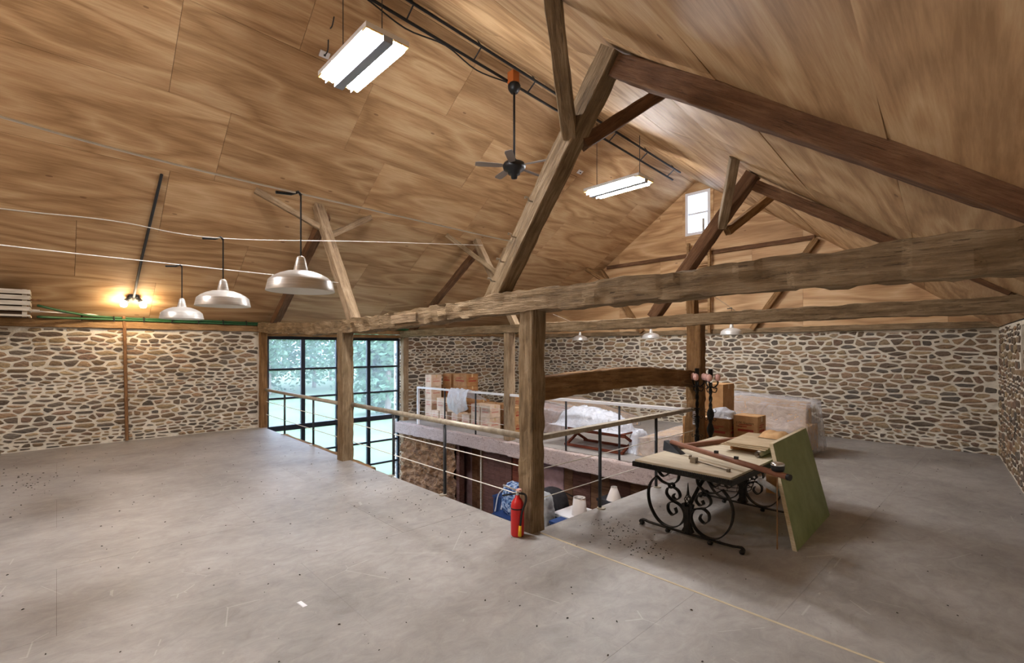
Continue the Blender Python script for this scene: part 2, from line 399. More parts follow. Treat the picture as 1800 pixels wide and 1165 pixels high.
def stone_mesh(name, cells, O, U, V, N, rng, org=(0, 0, 0)):
    vs, fs, col = [], [], []; O, U, V, N = Vector(O) - Vector(org), Vector(U), Vector(V), Vector(N)
    for c in cells:
        b = len(vs); n = len(c); cu = sum(a for a, _ in c) / n; cv = sum(q for _, q in c) / n; hh = rng.uniform(.007, .022)
        tn = rng.choice(TONES); k = rng.uniform(.85, 1.4); gr = (tn[0] + tn[1] + tn[2]) / 3; tn = tuple((gr + (c_ - gr) * .74) * k * w_ for c_, w_ in zip(tn, (.96, 1.0, .95))) + (1,)
        for (a, q) in c: vs.append(O + U * a + V * q - N * .012)
        for (a, q) in c:
            s_ = rng.uniform(.84, .97); vs.append(O + U * (cu + (a - cu) * s_) + V * (cv + (q - cv) * s_) + N * (hh * rng.uniform(.55, 1.15)))
        vs.append(O + U * (cu + rng.uniform(-.2, .2) * .1) + V * cv + N * hh * rng.uniform(.9, 1.5))
        for i in range(n):
            j = (i + 1) % n; fs.append((b + i, b + j, b + n + j, b + n + i)); fs.append((b + n + i, b + n + j, b + 2 * n))
        col += [tn] * (2 * n + 1)
    me = bpy.data.meshes.new(name); me.from_pydata([tuple(v) for v in vs], [], fs); me.materials.append(M['stone'])
    at_ = me.attributes.new('tone', 'FLOAT_COLOR', 'POINT')
    at_.data.foreach_set('color', [x for c in col for x in c]); return me
def stone_wall(wall, panels, key, limit=300, org=(0, 0, 0)):
    """panels: (O,U,V,N,rects); key(point)->size rank, biggest first"""
    rng = random.Random(len(wall.name) * 13); allc = []
    for (O, U, V, N, rects) in panels:
        for r in rects:
            for c in rubble_cells(*r, rng):
                cu = sum(a for a, _ in c) / len(c); cv = sum(q for _, q in c) / len(c)
                ar = (max(a for a, _ in c) - min(a for a, _ in c)) * (max(q for _, q in c) - min(q for _, q in c))
                p = Vector(O) + Vector(U) * cu + Vector(V) * cv; allc.append((key(p, ar), c, (O, U, V, N), p))
    allc.sort(key=lambda e: -e[0])
    for kk, c, (O, U, V, N), p in allc[:limit]:
        o = bpy.data.objects.new('stone', stone_mesh('stone', [c], O, U, V, N, rng, p)); COL.objects.link(o)
        o.parent = wall; o.location = p - wall.location
    rest = {}
    for kk, c, fr, p in allc[limit:]: rest.setdefault(id(fr[0]), (fr, []))[1].append(c)
    if allc[limit:]:
        mesh = None; bm = bmesh.new()
        for fr, cs in rest.values():
            me = stone_mesh('stones', cs, *fr, rng, tuple(wall.location)); bm.from_mesh(me)
        mesh = bpy.data.meshes.new('smaller_stones'); bm.to_mesh(mesh); bm.free(); mesh.materials.append(M['stone'])
        o = bpy.data.objects.new('smaller_stones', mesh); COL.objects.link(o); o.parent = wall; o['kind'] = 'stuff'
CAMP = Vector((0, 0, 1.9)); FWD = Vector((-.7266, .687, 0)); RGT = Vector((.687, .7266, 0))
def vis(p, ar):
    d = (p - CAMP).dot(FWD); l = (p - CAMP).dot(RGT)
    return ar / max(d, .1) ** 2 if d > .3 and abs(l / d) < 1.1 else ar * 1e-4
WY0, WY1 = 3.72, 7.42
m = MB(); m.box((XL - .45, YN, ZL), (XL, WY0, 2.30)); m.box((XL - .45, WY1, ZL), (XL, YF + .4, 2.30))
wl = struct(m.build('wall_left', 'mortar'))
stone_wall(wl, [((XL, 0, 0), (0, 1, 0), (0, 0, 1), (1, 0, 0), [(-2.6, 3.52, .01, 2.29), (WY1 + .16, YF - .02, -.2, 2.29)]),
                ((XL, WY1 - .001, 0), (-1, 0, 0), (0, 0, 1), (0, -1, 0), [(.02, .40, ZL, 2.2)])], vis)
m = MB(); m.box((XL - .4, YF, ZL), (xr(YF) + .5, YF + .45, 2.28)); wf = struct(m.build('wall_far', 'mortar'))
stone_wall(wf, [((0, YF, 0), (1, 0, 0), (0, 0, 1), (0, -1, 0), [(XL + .02, -7.6, -.2, 2.27), (-7.6, xr(YF) - .01, -.12, 2.27)])], vis)
UR = Vector((xr(0) - xr(YF), -YF, 0)).normalized(); NR = Vector((-UR.y, UR.x, 0)) * -1
if NR.x > 0: NR = -NR
LR = (YF - YN) / -UR.y
OR = Vector((xr(YF), YF, 0))
NU = 2.75; ND = 5.4; NZ = 1.55                                  # window niche in the right wall
m = MB()
def wbox(u0, u1, d0, d1, z0, z1):
    q = [OR + UR * u0 - NR * d0, OR + UR * u1 - NR * d0, OR + UR * u1 - NR * d1, OR + UR * u0 - NR * d1]
    m.hexa([p + Vector((0, 0, z0)) for p in q], [p + Vector((0, 0, z1)) for p in q])
wbox(-.3, NU, 0, .5, ZL, 2.28); wbox(NU, ND, 0, .5, ZL, NZ); wbox(NU, ND, .42, .5, NZ, 2.28); wbox(ND, LR, 0, .5, ZL, 2.28); wbox(NU, ND, 0, .42, 2.22, 2.28)
wr = struct(m.build('wall_right', 'mortar'))
stone_wall(wr, [(tuple(OR), tuple(UR), (0, 0, 1), tuple(NR), [(.02, NU - .01, .0, 2.26), (NU, 6.4, .0, NZ - .02)]),
                (tuple(OR + UR * NU), tuple(-NR), (0, 0, 1), tuple(UR), [(.01, .40, NZ + .06, 2.20)]),
                (tuple(OR - NR * .42), tuple(UR), (0, 0, 1), tuple(NR), [(NU + .02, ND - .02, NZ + .06, 2.20)])], vis, 260)
m = MB(); q = [OR + UR * (NU - .05) + NR * .07, OR + UR * ND + NR * .07, OR + UR * ND - NR * .42, OR + UR * (NU - .05) - NR * .42]
m.hexa([p + Vector((0, 0, NZ)) for p in q], [p + Vector((0, 0, NZ + .05)) for p in q]); struct(m.build('trim_1', 'timber_lt'))
# near gable end, behind the camera
m = MB(); m.box((XL - .4, YN - .4, ZL), (xr(YN) + .5, YN, 2.4)); struct(m.build('wall_near', 'mortar'))
m = MB(); a = [eavL(YN), eavR(YN), purR(YN), ridge(YN), purL(YN)]
m.add(a + [p - Vector((0, .1, 0)) for p in a], [(0, 1, 2, 3, 4), (9, 8, 7, 6, 5)] + [(i, (i + 1) % 5, 5 + (i + 1) % 5, 5 + i) for i in range(5)])
struct(m.build('wall_back', 'ply_x'))

# ---------------- floor
def sheets(parent, name, mat, x0, x1, y0, y1, zf, wx, ly, xoff=0, yoffs=(0, .5), th=.022):
    i = 0; x = x0 - xoff
    while x < x1 - .01:
        a, b = max(x, x0), min(x + wx, x1); y = y0 - ly * yoffs[i % len(yoffs)]
        while y < y1 - .01:
            c, d = max(y, y0), min(y + ly, y1)
            if b - a > .03 and d - c > .03:
                g = .0007; dz = random.uniform(-.0004, .0004)
                q = [(a + g, c + g), (b - g, c + g), (b - g, d - g), (a + g, d - g)]
                m = MB(); m.hexa([(p[0], p[1], zf(p[0]) - th + dz) for p in q], [(p[0], p[1], zf(p[0]) + dz) for p in q])
                m.build(name, mat, parent, org=None)
            y += ly
        x += wx; i += 1
m = MB()
m.box((XL, YN, -.30), (xr(YN) + .1, 3.62, -.0235)); m.box((OX1, 3.62, -.30), (xr(3.6) + .1, YF, -.053))
m.hexa([(XL, OY1 + .02, fz(XL) - .28), (OX1, OY1 + .02, -.35), (OX1, YF, -.35), (XL, YF, fz(XL) - .28)], [(XL, OY1 + .02, fz(XL) - .024), (OX1, OY1 + .02, fz(OX1) - .024), (OX1, YF, fz(OX1) - .024), (XL, YF, fz(XL) - .024)])
fl = struct(m.build('floor', 'deck'))
sheets(fl, 'floor_sheet', 'floor', XL, 1.35, YN, 3.62, lambda x: 0, 1.32, 2.60, xoff=.36 + .66, yoffs=(.27, .665))
sheets(fl, 'floor_sheet', 'floor', OX1, 1.0, 3.62, YF, lambda x: -.03, 1.32, 2.60, xoff=.3, yoffs=(.3, .75))
sheets(fl, 'floor_sheet', 'floor', XL, OX1, OY1 + .02, YF, fz, 1.32, 2.60, yoffs=(.1, .6))
m = MB(); m.box((OX1 + .13, 3.610, -.05), (1.0, 3.632, .002)); struct(m.build('trim_2', 'raw_edge'))
# lower storey
m = MB(); m.box((XL - .1, 3.0, ZL - .1), (OX1 + 3, OY1 + 1.4, ZL)); struct(m.build('floor_lower', 'concrete'))
m = MB(); m.box((XL, 3.45, ZL), (OX1, 3.60, -.30)); m.box((OX1, 3.45, ZL), (OX1 + .12, 7.9, -.30)); struct(m.build('wall_lower', 'rubble'))
# rough stone retaining wall under the far platform
m = MB(); nx_, nz_ = 56, 40
for i in range(nx_ + 1):
    for j in range(nz_ + 1):
        x = XL + .02 + (2.62) * i / nx_; z = ZL + (fz(x) - .3 - ZL) * j / nz_
        d = noise.noise(Vector((x * 2.2, 3, z * 3.4))) * .09 + noise.noise(Vector((x * 6, 9, z * 9))) * .05 + abs(noise.noise(Vector((x * 14, 1, z * 18)))) * .03
        m.v.append((x, 7.42 - d, z))
for i in range(nx_):
    for j in range(nz_):
        a = i * (nz_ + 1) + j; m.f.append((a, a + nz_ + 1, a + nz_ + 2, a + 1))
m.box((XL, 7.56, ZL), (-9.99, 7.7, -.4))
struct(m.build('wall_retaining', 'rubble'))
m = MB(); m.box((XL, 7.9, ZL), (OX1 + .2, 8.0, -.3)); wlb = struct(m.build('wall_boarded', 'pinkwall'))
def board(x0, x1, y0, y1, z0, z1, mat, name='board', par=None):
    mm = MB(); mm.box((x0, y0, z0), (x1, y1, z1)); return mm.build(name, mat, par or wlb)
x = -9.80
while x < -8.98: board(x, x + .2, 7.84, 7.89, ZL, -.32, 'plank_br'); x += .205
board(-9.95, -9.82, 7.44, 7.6, ZL, -.3, 'plank_dk', 'jamb')
x = -7.80
board(-7.92, -7.55, 7.5, 7.56, ZL, -.3, 'red_wood'); board(-7.54, -6.98, 7.52, 7.56, ZL, -.3, 'pinkwall'); board(-6.97, -6.42, 7.52, 7.55, ZL, -.3, 'pinkwall')
for k in range(13): board(-6.40 + k * .222, -6.40 + k * .222 + .216, 7.52 + (k % 2) * .006, 7.56, ZL, -.3, ('plank_br', 'plank_dk', 'plank_dk', 'plank_br')[k % 4])
d1 = sroot('door_1', (-8.95, 7.5, ZL))
for k in range(5): board(-8.93 + k * .2, -8.93 + k * .2 + .195, 7.48, 7.52, ZL + .02, -.42, 'plank_dk', 'plank', d1)
mm = MB(); mm.tube([(-8.98, 7.46, ZL), (-8.98, 7.46, -.36)], .022, 8); mm.build('door_edge_trim', 'slat', d1)
d2 = sroot('door_2', (-6.3, 7.5, ZL)); mm = MB(); mm.tube([(-6.33, 7.47, -1.02), (-6.28, 7.42, -1.0), (-6.12, 7.42, -1.03), (-6.08, 7.47, -1.05)], .012, 6); mm.build('door_handle', 'black_iron', d2)

# ---------------- ceiling
cl = MB()
for A, B in ((eavL, purL), (purL, ridge), (ridge, purR), (purR, eavR)):
    n = Vector((0, 0, .05))
    for k in range(12):
        y0_, y1_ = YN + (YF + .3 - YN) * k / 12, YN + (YF + .3 - YN) * (k + 1) / 12
        q = [A(y0_), B(y0_), B(y1_), A(y1_)]
        cl.hexa([p + n for p in q], [p + n + Vector((0, 0, .12)) for p in q])
ceil = struct(cl.build('ceiling', 'deck'))
def roof_sheets(A, B, rows, yoff, warp=.0):
    """rows: list of fractions from A to B; yoff: seam offset of each row"""
    for r in range(len(rows) - 1):
        y = YN - 2.6 + ((yoff[r] - YN) % 2.5)
        while y < YF - .02:
            c, d = max(y, YN), min(y + 2.5, YF - .005)
            if d - c > .04:
                g = .0025; nn = (B(c) - A(c)).cross(Vector((0, 1, 0))).normalized()
                if nn.z > 0: nn = -nn
                gg = g / (B(c) - A(c)).length
                cor = [A(c + g).lerp(B(c + g), rows[r] + gg), A(c + g).lerp(B(c + g), rows[r + 1] - gg), A(d - g).lerp(B(d - g), rows[r + 1] - gg), A(d - g).lerp(B(d - g), rows[r] + gg)]
                lift = random.uniform(0, .004); NN = 8; G_ = []
                for layer in (0, 1):
                    for i in range(NN + 1):
                        for j in range(5):
                            p = cor[0].lerp(cor[3], i / NN).lerp(cor[1].lerp(cor[2], i / NN), j / 4)
                            off = lift + warp * (noise.noise(Vector((p.x * .9, p.y * .55, r * 3.))) + .5 * math.sin(j / 4 * PI))
                            G_.append(p + nn * (off + .02 - layer * .014))
                K = (NN + 1) * 5; m = MB()
                m.add(G_[:K], [(i * 5 + j, i * 5 + j + 1, i * 5 + j + 6, i * 5 + j + 5) for i in range(NN) for j in range(4)])
                rim = [j for j in range(5)] + [i * 5 + 4 for i in range(1, NN + 1)] + [NN * 5 + j for j in range(3, -1, -1)] + [i * 5 for i in range(NN - 1, 0, -1)]
                q_ = len(rim); m.add([G_[a] for a in rim] + [G_[K + a] for a in rim], [(a, (a + 1) % q_, q_ + (a + 1) % q_, q_ + a) for a in range(q_)])
                m.build('plywood_sheet', 'ply_y', ceil, True)
            y += 2.5
roof_sheets(purL, ridge, [0, .33, .655, .97, 1], [2.0, 1.23, .1, 1.5], .004)
roof_sheets(eavL, purL, [0, .33, .66, 1], [1.5, .33, 1.4], .004)
roof_sheets(ridge, purR, [0, .04, .36, .68, 1], [.9, 1.9, .6, 1.6], .016)
roof_sheets(purR, eavR, [0, .30, .62, .97], [1.05, 2.73 + 1.3, 1.5], .016)
# gable boarding
gb = MB(); pts = [Vector((XL - .1, YF, 2.28)), Vector((xr(YF) + .15, YF, 2.28)), eavR(YF), purR(YF), ridge(YF), purL(YF), eavL(YF)]
WGX0, WGX1, WGZ0, WGZ1 = -6.20, -5.52, 4.90, 6.04
def gable_piece(mb, u0, u1, v0, v1, y0, y1, holes=True):
    poly = [(p.x, p.z) for p in pts]
    for nx, ny, d in ((-1, 0, -u0), (1, 0, u1), (0, -1, -v0), (0, 1, v1)): poly = clip(poly, nx, ny, d)
    if len(poly) < 3: return False
    n = len(poly); mb.add([(a, y0, b) for a, b in poly] + [(a, y1, b) for a, b in poly], [tuple(range(n))[::-1], tuple(n + i for i in range(n))] + [(i, (i + 1) % n, n + (i + 1) % n, n + i) for i in range(n)])
    return True
for (a, b, c, d) in ((-13, WGX0, 0, 9), (WGX1, 1, 0, 9), (WGX0, WGX1, 0, WGZ0), (WGX0, WGX1, WGZ1, 9)): gable_piece(gb, a, b, c, d, YF + .02, YF + .14)
wg = struct(gb.build('wall_gable', 'deck'))
z = 2.28; r = 0
while z < 6.5:
    x = -13.2 - (r % 2) * 1.1
    while x < .4:
        for (a, b, c, d) in ((-20, WGX0, -9, 9), (WGX1, 9, -9, 9), (WGX0, WGX1, -9, WGZ0), (WGX0, WGX1, WGZ1, 9)):
            u0, u1, v0, v1 = max(x, a) + .002, min(x + 2.45, b) - .002, max(z, c) + .002, min(z + 1.05, d) - .002
            if u1 - u0 > .03 and v1 - v0 > .03:
                m = MB()
                if gable_piece(m, u0, u1, v0, v1, YF - random.uniform(.004, .008), YF + .012): m.build('gable_sheet', 'ply_x', wg)
        x += 2.45
    z += 1.05; r += 1
# ---------------- windows
w1 = sroot('window_1', (XL - .15, (WY0 + WY1) / 2, 0)); XW = XL - .17
zs = [2.17, 1.37, .64, -.10, -.78, -1.42, ZL + .02]; ys = [WY0 + .04, 4.62, 5.54, 6.44, WY1 - .03]
def wbar(y0, y1, z0, z1, nm, t=.05): mm = MB(); mm.box((XW - t / 2, y0, z0), (XW + t / 2, y1, z1)); mm.build(nm, 'steel', w1)
for k, y in enumerate(ys): wbar(y - (.05 if 0 < k < 4 else .035), y + (.05 if 0 < k < 4 else .035), zs[-1], 2.17, 'mullion', .08)
wbar(ys[0], ys[-1], 2.12, 2.21, 'head_rail', .09); wbar(ys[0], ys[-1], -.17, -.04, 'transom', .12); wbar(ys[0], ys[-1], ZL, ZL + .08, 'sill', .09)
for i in range(4):
    for j, z in enumerate(zs[1:-1]):
        if z != -.10: wbar(ys[i], ys[i + 1], z - .025, z + .025, 'glazing_bar')
for i in range(4):
    for j in range(6):
        mm = MB(); mm.box((XW - .004, ys[i] + .03, zs[j + 1] + .015), (XW + .004, ys[i + 1] - .03, zs[j] - .015)); mm.build('pane', 'glass', w1)
for yy in (5.2, 6.1): mm = MB(); mm.tube([(XW + .06, yy, -.11), (XW + .12, yy, -.10), (XW + .14, yy + .3, -.09)], .015, 6); mm.build('stay_handle', 'black', w1)
w2 = sroot('window_2', ((WGX0 + WGX1) / 2, YF + .05, WGZ0)); fr = .075
mm = MB(); mm.box((WGX0, YF - .03, WGZ0), (WGX0 + fr, YF + .1, WGZ1)); mm.box((WGX1 - fr, YF - .03, WGZ0), (WGX1, YF + .1, WGZ1)); mm.box((WGX0 + fr, YF - .03, WGZ1 - fr), (WGX1 - fr, YF + .1, WGZ1)); mm.box((WGX0 + fr, YF - .03, WGZ0), (WGX1 - fr, YF + .1, WGZ0 + fr)); mm.build('window_frame', 'white_trim', w2)
mm = MB(); mm.box((WGX0 + fr, YF + .01, 5.45), (WGX1 - fr, YF + .06, 5.50)); mm.build('meeting_rail', 'white_trim', w2)
for a, b in ((WGZ0 + fr, 5.45), (5.50, WGZ1 - fr)): mm = MB(); mm.box((WGX0 + fr, YF + .03, a), (WGX1 - fr, YF + .036, b)); mm.build('pane', 'glass', w2)
mm = MB(); mm.box((WGX0 - .1, YF - .03, WGZ0 - .07), (WGX1 + .1, YF - .008, WGZ0)); mm.box((WGX0 - .08, YF - .03, WGZ0), (WGX0, YF - .008, WGZ1)); mm.box((WGX1, YF - .03, WGZ0), (WGX1 + .08, YF - .008, WGZ1)); mm.build('casing', 'ply_x', w2)
mm = MB(); mm.box((-5.70, YF - .10, WGZ0 + .06), (-5.65, YF - .06, 5.28)); mm.build('lever_arm', 'grey_metal', w2)

# ---------------- timber frame
def LB(s_): return s_
timber('window_post', (XL + .03, 3.61, 0), (XL + .03, 3.61, 2.30), .16, .2, 'upright timber jamb left of the tall steel window', 'timber_dk', .006, cat='post')
timber('window_post', (XL + .03, 7.50, ZL), (XL + .03, 7.50, 2.28), .18, .16, 'tall timber jamb right of the steel window running below the floor', 'timber_lt', .006, cat='post')
timber('wall_plate', (XL - .1, -4.4, 2.37), (XL - .1, YF, 2.37), .34, .14, 'long timber wall plate on top of the left stone wall', 'plate', .008, cat='beam')
timber('window_lintel', (XL + .0, 3.7, 2.24), (XL + .0, 7.42, 2.24), .14, .09, 'thin timber lintel board over the tall steel window', 'timber_dk', .004, cat='beam')
timber('gable_plate', (XL + .3, YF + .06, 2.33), (xr(YF), YF + .06, 2.33), .3, .12, 'timber plate along the top of the far stone wall', 'timber', .008, cat='beam')
def bow1(s_):
    k = [(0, .05), (.10, .0), (.3, -.075), (.44, -.06), (.55, -.01), (.66, .05), (.8, .06), (1, .06)]
    for (a, b), (c, d) in zip(k, k[1:]):
        if s_ <= c: t_ = (s_ - a) / (c - a); return (0, b + (d - b) * t_ * t_ * (3 - 2 * t_))
    return (0, .06)
timber('tie_beam', (-12.45, 3.58, 2.34), (.48, 3.64, 2.34), .23, .215, 'long hewn tie beam spanning overhead in front, above the fire extinguisher post', 'timber', .023, bow1, cat='beam', seg=.05)
m = MB(); m.box((-6.35, 3.462, 2.335), (-5.62, 3.468, 2.345)); 
timber('scarf_key', (-6.15, 3.50, 2.30), (-5.5, 3.50, 2.31), .10, .12, 'lapped scarf joint piece on the front tie beam', 'timber_lt', .006, cat='beam')
timber('tie_beam', (-12.4, 7.34, 2.31), (.1, 7.32, 2.36), .22, .18, 'second hewn tie beam farther back, above the candelabra post', 'timber', .012, lambda s_: (0, .01 * math.sin(s_ * 9)), cat='beam', seg=.05)
timber('main_post', (-3.53, 3.62, 0), (-3.53, 3.62, 2.30), .20, .20, 'square timber post beside the red fire extinguisher', 'timber', .010, up=(0, 1, 0), cat='post', seg=.05)
timber('main_post', (-7.93, 3.58, -.02), (-7.93, 3.58, 2.20), .21, .20, 'square timber post in front of the tall steel window', 'timber', .010, up=(0, 1, 0), cat='post', seg=.05)
timber('main_post', (-3.53, 7.32, -.06), (-3.53, 7.32, 2.30), .23, .22, 'worn timber post behind the twin black candelabra', 'timber_dk', .018, up=(0, 1, 0), cat='post', seg=.05)
timber('main_post', (-7.85, 7.34, fz(-7.85)), (-7.85, 7.34, 2.26), .17, .2, 'grey timber post at the right end of the stacked cartons', 'timber_lt', .008, up=(0, 1, 0), cat='post', seg=.05)
timber('arched_beam', (-3.53, 3.72, 1.47), (-3.53, 7.22, 1.42), .16, .25, 'curved timber beam joining two posts above the right railing', 'timber_dk', .008, lambda s_: (0, .075 * math.sin(PI * s_)), cat='beam', seg=.05)
timber('queen_post', (-4.13, 3.62, 2.42), (-2.50, 3.62, 4.56), .20, .20, 'large slanting timber strut rising right from the front tie beam', 'timber', .007, up=(0, 1, 0), cat='strut')
timber('queen_post', (-7.63, 3.60, 2.36), (-9.16, 3.60, 4.58), .17, .17, 'slanting timber strut rising left above the steel window', 'timber_lt', .005, up=(0, 1, 0), cat='strut')
timber('purlin_brace', (-2.96, 3.56, 3.92), (-2.44, 2.70, 4.72), .13, .13, 'near brace reaching up towards the viewer from the large slanting strut', 'timber', .005, cat='brace')
timber('purlin_brace', (-2.92, 3.70, 3.88), (-2.50, 4.58, 4.58), .11, .13, 'far brace forking right from the large slanting strut', 'timber_red', .005, cat='brace')
timber('purlin_brace', (-8.90, 3.58, 4.12), (-9.20, 2.52, 4.66), .10, .10, 'brace forking left from the strut over the nearest pendant lamp', 'timber_lt', .004, cat='brace')
timber('purlin_brace', (-8.78, 3.64, 3.96), (-9.16, 4.66, 4.58), .10, .10, 'short brace forking right from the strut over the steel window', 'timber_lt', .004, cat='brace')
timber('raking_strut', (-9.06, 3.70, 4.42), (-12.3, 3.76, 2.42), .16, .17, 'raking timber running down to the wall left of the steel window', 'timber_red', .006, cat='strut')
timber('raking_strut', (-2.46, 3.64, 4.40), (.46, 3.62, 2.36), .17, .19, 'long raking timber sloping down to the right edge in front', 'timber_red', .008, cat='strut')
timber('queen_post', (-4.27, 7.32, 2.42), (-2.66, 7.32, 4.42), .18, .19, 'slanting timber strut in front of the small gable window', 'timber_red', .006, up=(0, 1, 0), cat='strut')
timber('queen_post', (-7.62, 7.32, 2.38), (-8.98, 7.32, 4.48), .15, .15, 'slanting timber strut behind the large one on its left', 'timber_lt', .005, up=(0, 1, 0), cat='strut')
timber('purlin_brace', (-3.10, 7.28, 3.72), (-2.68, 6.72, 4.50), .12, .12, 'upright brace in front of the small gable window', 'timber', .004, cat='brace')
timber('purlin_brace', (-3.05, 7.36, 3.66), (-2.74, 8.45, 4.40), .10, .12, 'brace forking right from the strut by the gable window', 'timber_dk', .004, cat='brace')
timber('purlin_brace', (-8.20, 7.28, 3.62), (-9.08, 6.52, 4.50), .09, .10, 'thin brace left of the rear strut near the ceiling crease', 'timber', .004, cat='brace')
timber('purlin_brace', (-8.35, 7.36, 3.55), (-9.02, 8.30, 4.42), .09, .10, 'thin brace behind the base of the large slanting strut', 'timber_lt', .004, cat='brace')
timber('raking_strut', (-8.90, 7.36, 4.30), (-12.1, 7.40, 2.34), .13, .14, 'dark raking timber in the rear bay above the stacked cartons', 'timber_red', .005, cat='strut')
timber('raking_strut', (-2.62, 7.33, 4.24), (-.05, 7.32, 2.52), .14, .15, 'raking timber sloping right in the rear bay', 'timber_red', .006, cat='strut')
timber('queen_stud', (-3.62, 7.40, 2.44), (-3.62, 7.40, 3.10), .14, .16, 'short upright stud standing on the rear tie beam', 'timber_dk', .005, up=(0, 1, 0), cat='post')
timber('queen_post', (-4.46, YF - .10, 2.36), (-3.10, YF - .10, 4.32), .12, .14, 'slanting strut against the gable boarding on the right', 'timber_dk', .005, up=(0, 1, 0), cat='strut')
timber('queen_post', (-7.45, YF - .10, 2.36), (-8.90, YF - .10, 4.28), .12, .14, 'slanting strut against the gable boarding on the left', 'timber_dk', .005, up=(0, 1, 0), cat='strut')
timber('purlin_brace', (-8.30, YF - .16, 3.68), (-8.98, 11.55, 4.28), .10, .10, 'brace at the far left corner of the gable', 'timber_dk', .004, cat='brace')
timber('gable_ledger', (-8.72, YF - .05, 4.37), (-3.15, YF - .05, 4.37), .04, .10, 'dark horizontal ledger across the gable boarding below the window', 'timber_red', .003, cat='beam')
timber('rim_timber', (-11.6, 3.80, -.16), (-7.35, 3.80, -.16), .10, .18, 'brown rim timber along the floor edge by the steel window', 'plate', .006, cat='beam')
timber('platform_beam', (XL + .05, OY1 - .06, fz(XL) - .16), (OX1 - .1, OY1 - .06, fz(OX1) - .16), .18, .30, 'pale flaking beam along the edge of the far platform', 'osb', .010, cat='beam', seg=.05)
m = MB(); m.box((OX1 - .02, 3.74, -.32), (OX1, 7.2, -.06)); struct(m.build('trim_3', 'deck'))
# ladder to the gable window
ld = thing('wooden_ladder', (-5.73, YF - .2, 2.4), 'light wooden ladder fixed under the small gable window', 'ladder')
for x0, z1 in ((-6.02, 4.66), (-5.46, 4.50)):
    m = MB(); m.box((x0 - .03, YF - .25, 2.30), (x0 + .03, YF - .16, z1)); m.build('rail', 'plate', ld)
for k in range(7):
    m = MB(); m.box((-5.99, YF - .24, 2.62 + k * .29), (-5.49, YF - .17, 2.66 + k * .29)); m.build('rung', 'plate', ld)

# ---------------- railings
def rail_thing(name, loc, label): return thing(name, loc, label, 'railing')
rl = rail_thing('railing', (-8, 3.7, 0), 'pipe railing along the left edge of the floor opening, under the front tie beam')
for a, b in (((XL + .06, 3.66, .90), (-8.04, 3.66, .92)), ((-7.82, 3.66, .94), (-3.66, 3.66, .95))):
    m = MB(); m.tube([a, b], .036, 12); m.build('handrail', 'grey_metal', rl, True)
for x in (-11.19, -9.55, -6.45, -5.14):
    m = MB(); m.tube([(x, 3.66, .0), (x, 3.66, .90)], .021, 10); m.build('baluster', 'dark_metal', rl, True)
    m = MB(); m.lathe([(0, .012), (.05, .012), (.05, 0)], (x, 3.63, 0), 12); m.build('base_plate', 'grey_metal', rl)
for z in (.62, .31):
    for a, b in ((XL + .1, -8.05), (-7.8, -3.66)):
        m = MB(); m.tube([(a, 3.66, z), ((a + b) / 2, 3.66, z - .006), (b, 3.66, z)], .006, 6); m.build('cable', 'wire', rl)
rr = rail_thing('railing', (-3.5, 5.5, 0), 'flat topped railing between the extinguisher post and the candelabra post')
m = MB(); m.box((-3.565, 3.75, .925), (-3.485, 7.19, .975)); m.build('handrail', 'grey_metal', rr)
for y in (4.76, 6.06):
    m = MB(); m.tube([(-3.49, y, -.03), (-3.49, y, .93)], .021, 10); m.build('baluster', 'dark_metal', rr, True)
    m = MB(); m.lathe([(0, -.015), (.05, -.015), (.05, -.03)], (-3.47, y, 0), 12); m.build('base_plate', 'grey_metal', rr)
for z in (.62, .31): m = MB(); m.tube([(-3.5, 3.75, z), (-3.5, 7.2, z)], .005, 6); m.build('cable', 'wire', rr)
rf = rail_thing('railing', (-7.8, 7.3, -.1), 'railing along the far platform in front of the stacked cartons')
m = MB(); m.hexa([(-11.5, 7.27, .79), (-3.66, 7.27, .89), (-3.66, 7.33, .89), (-11.5, 7.33, .79)], [(-11.5, 7.27, .84), (-3.66, 7.27, .94), (-3.66, 7.33, .94), (-11.5, 7.33, .84)]); m.build('handrail', 'white_trim', rf)
m = MB(); m.box((-11.54, 7.27, fz(-11.5)), (-11.49, 7.33, .84)); m.build('end_post', 'white_trim', rf)
for x in (-10.25, -8.99, -6.17, -4.93):
    m = MB(); m.tube([(x, 7.30, fz(x)), (x, 7.30, .88)], .02, 10); m.build('baluster', 'dark_metal', rf, True)
for z in (.50, .16): m = MB(); m.tube([(-11.5, 7.3, z), (-7.9, 7.3, z + .02)], .006, 6); m.build('cable', 'wire', rf)

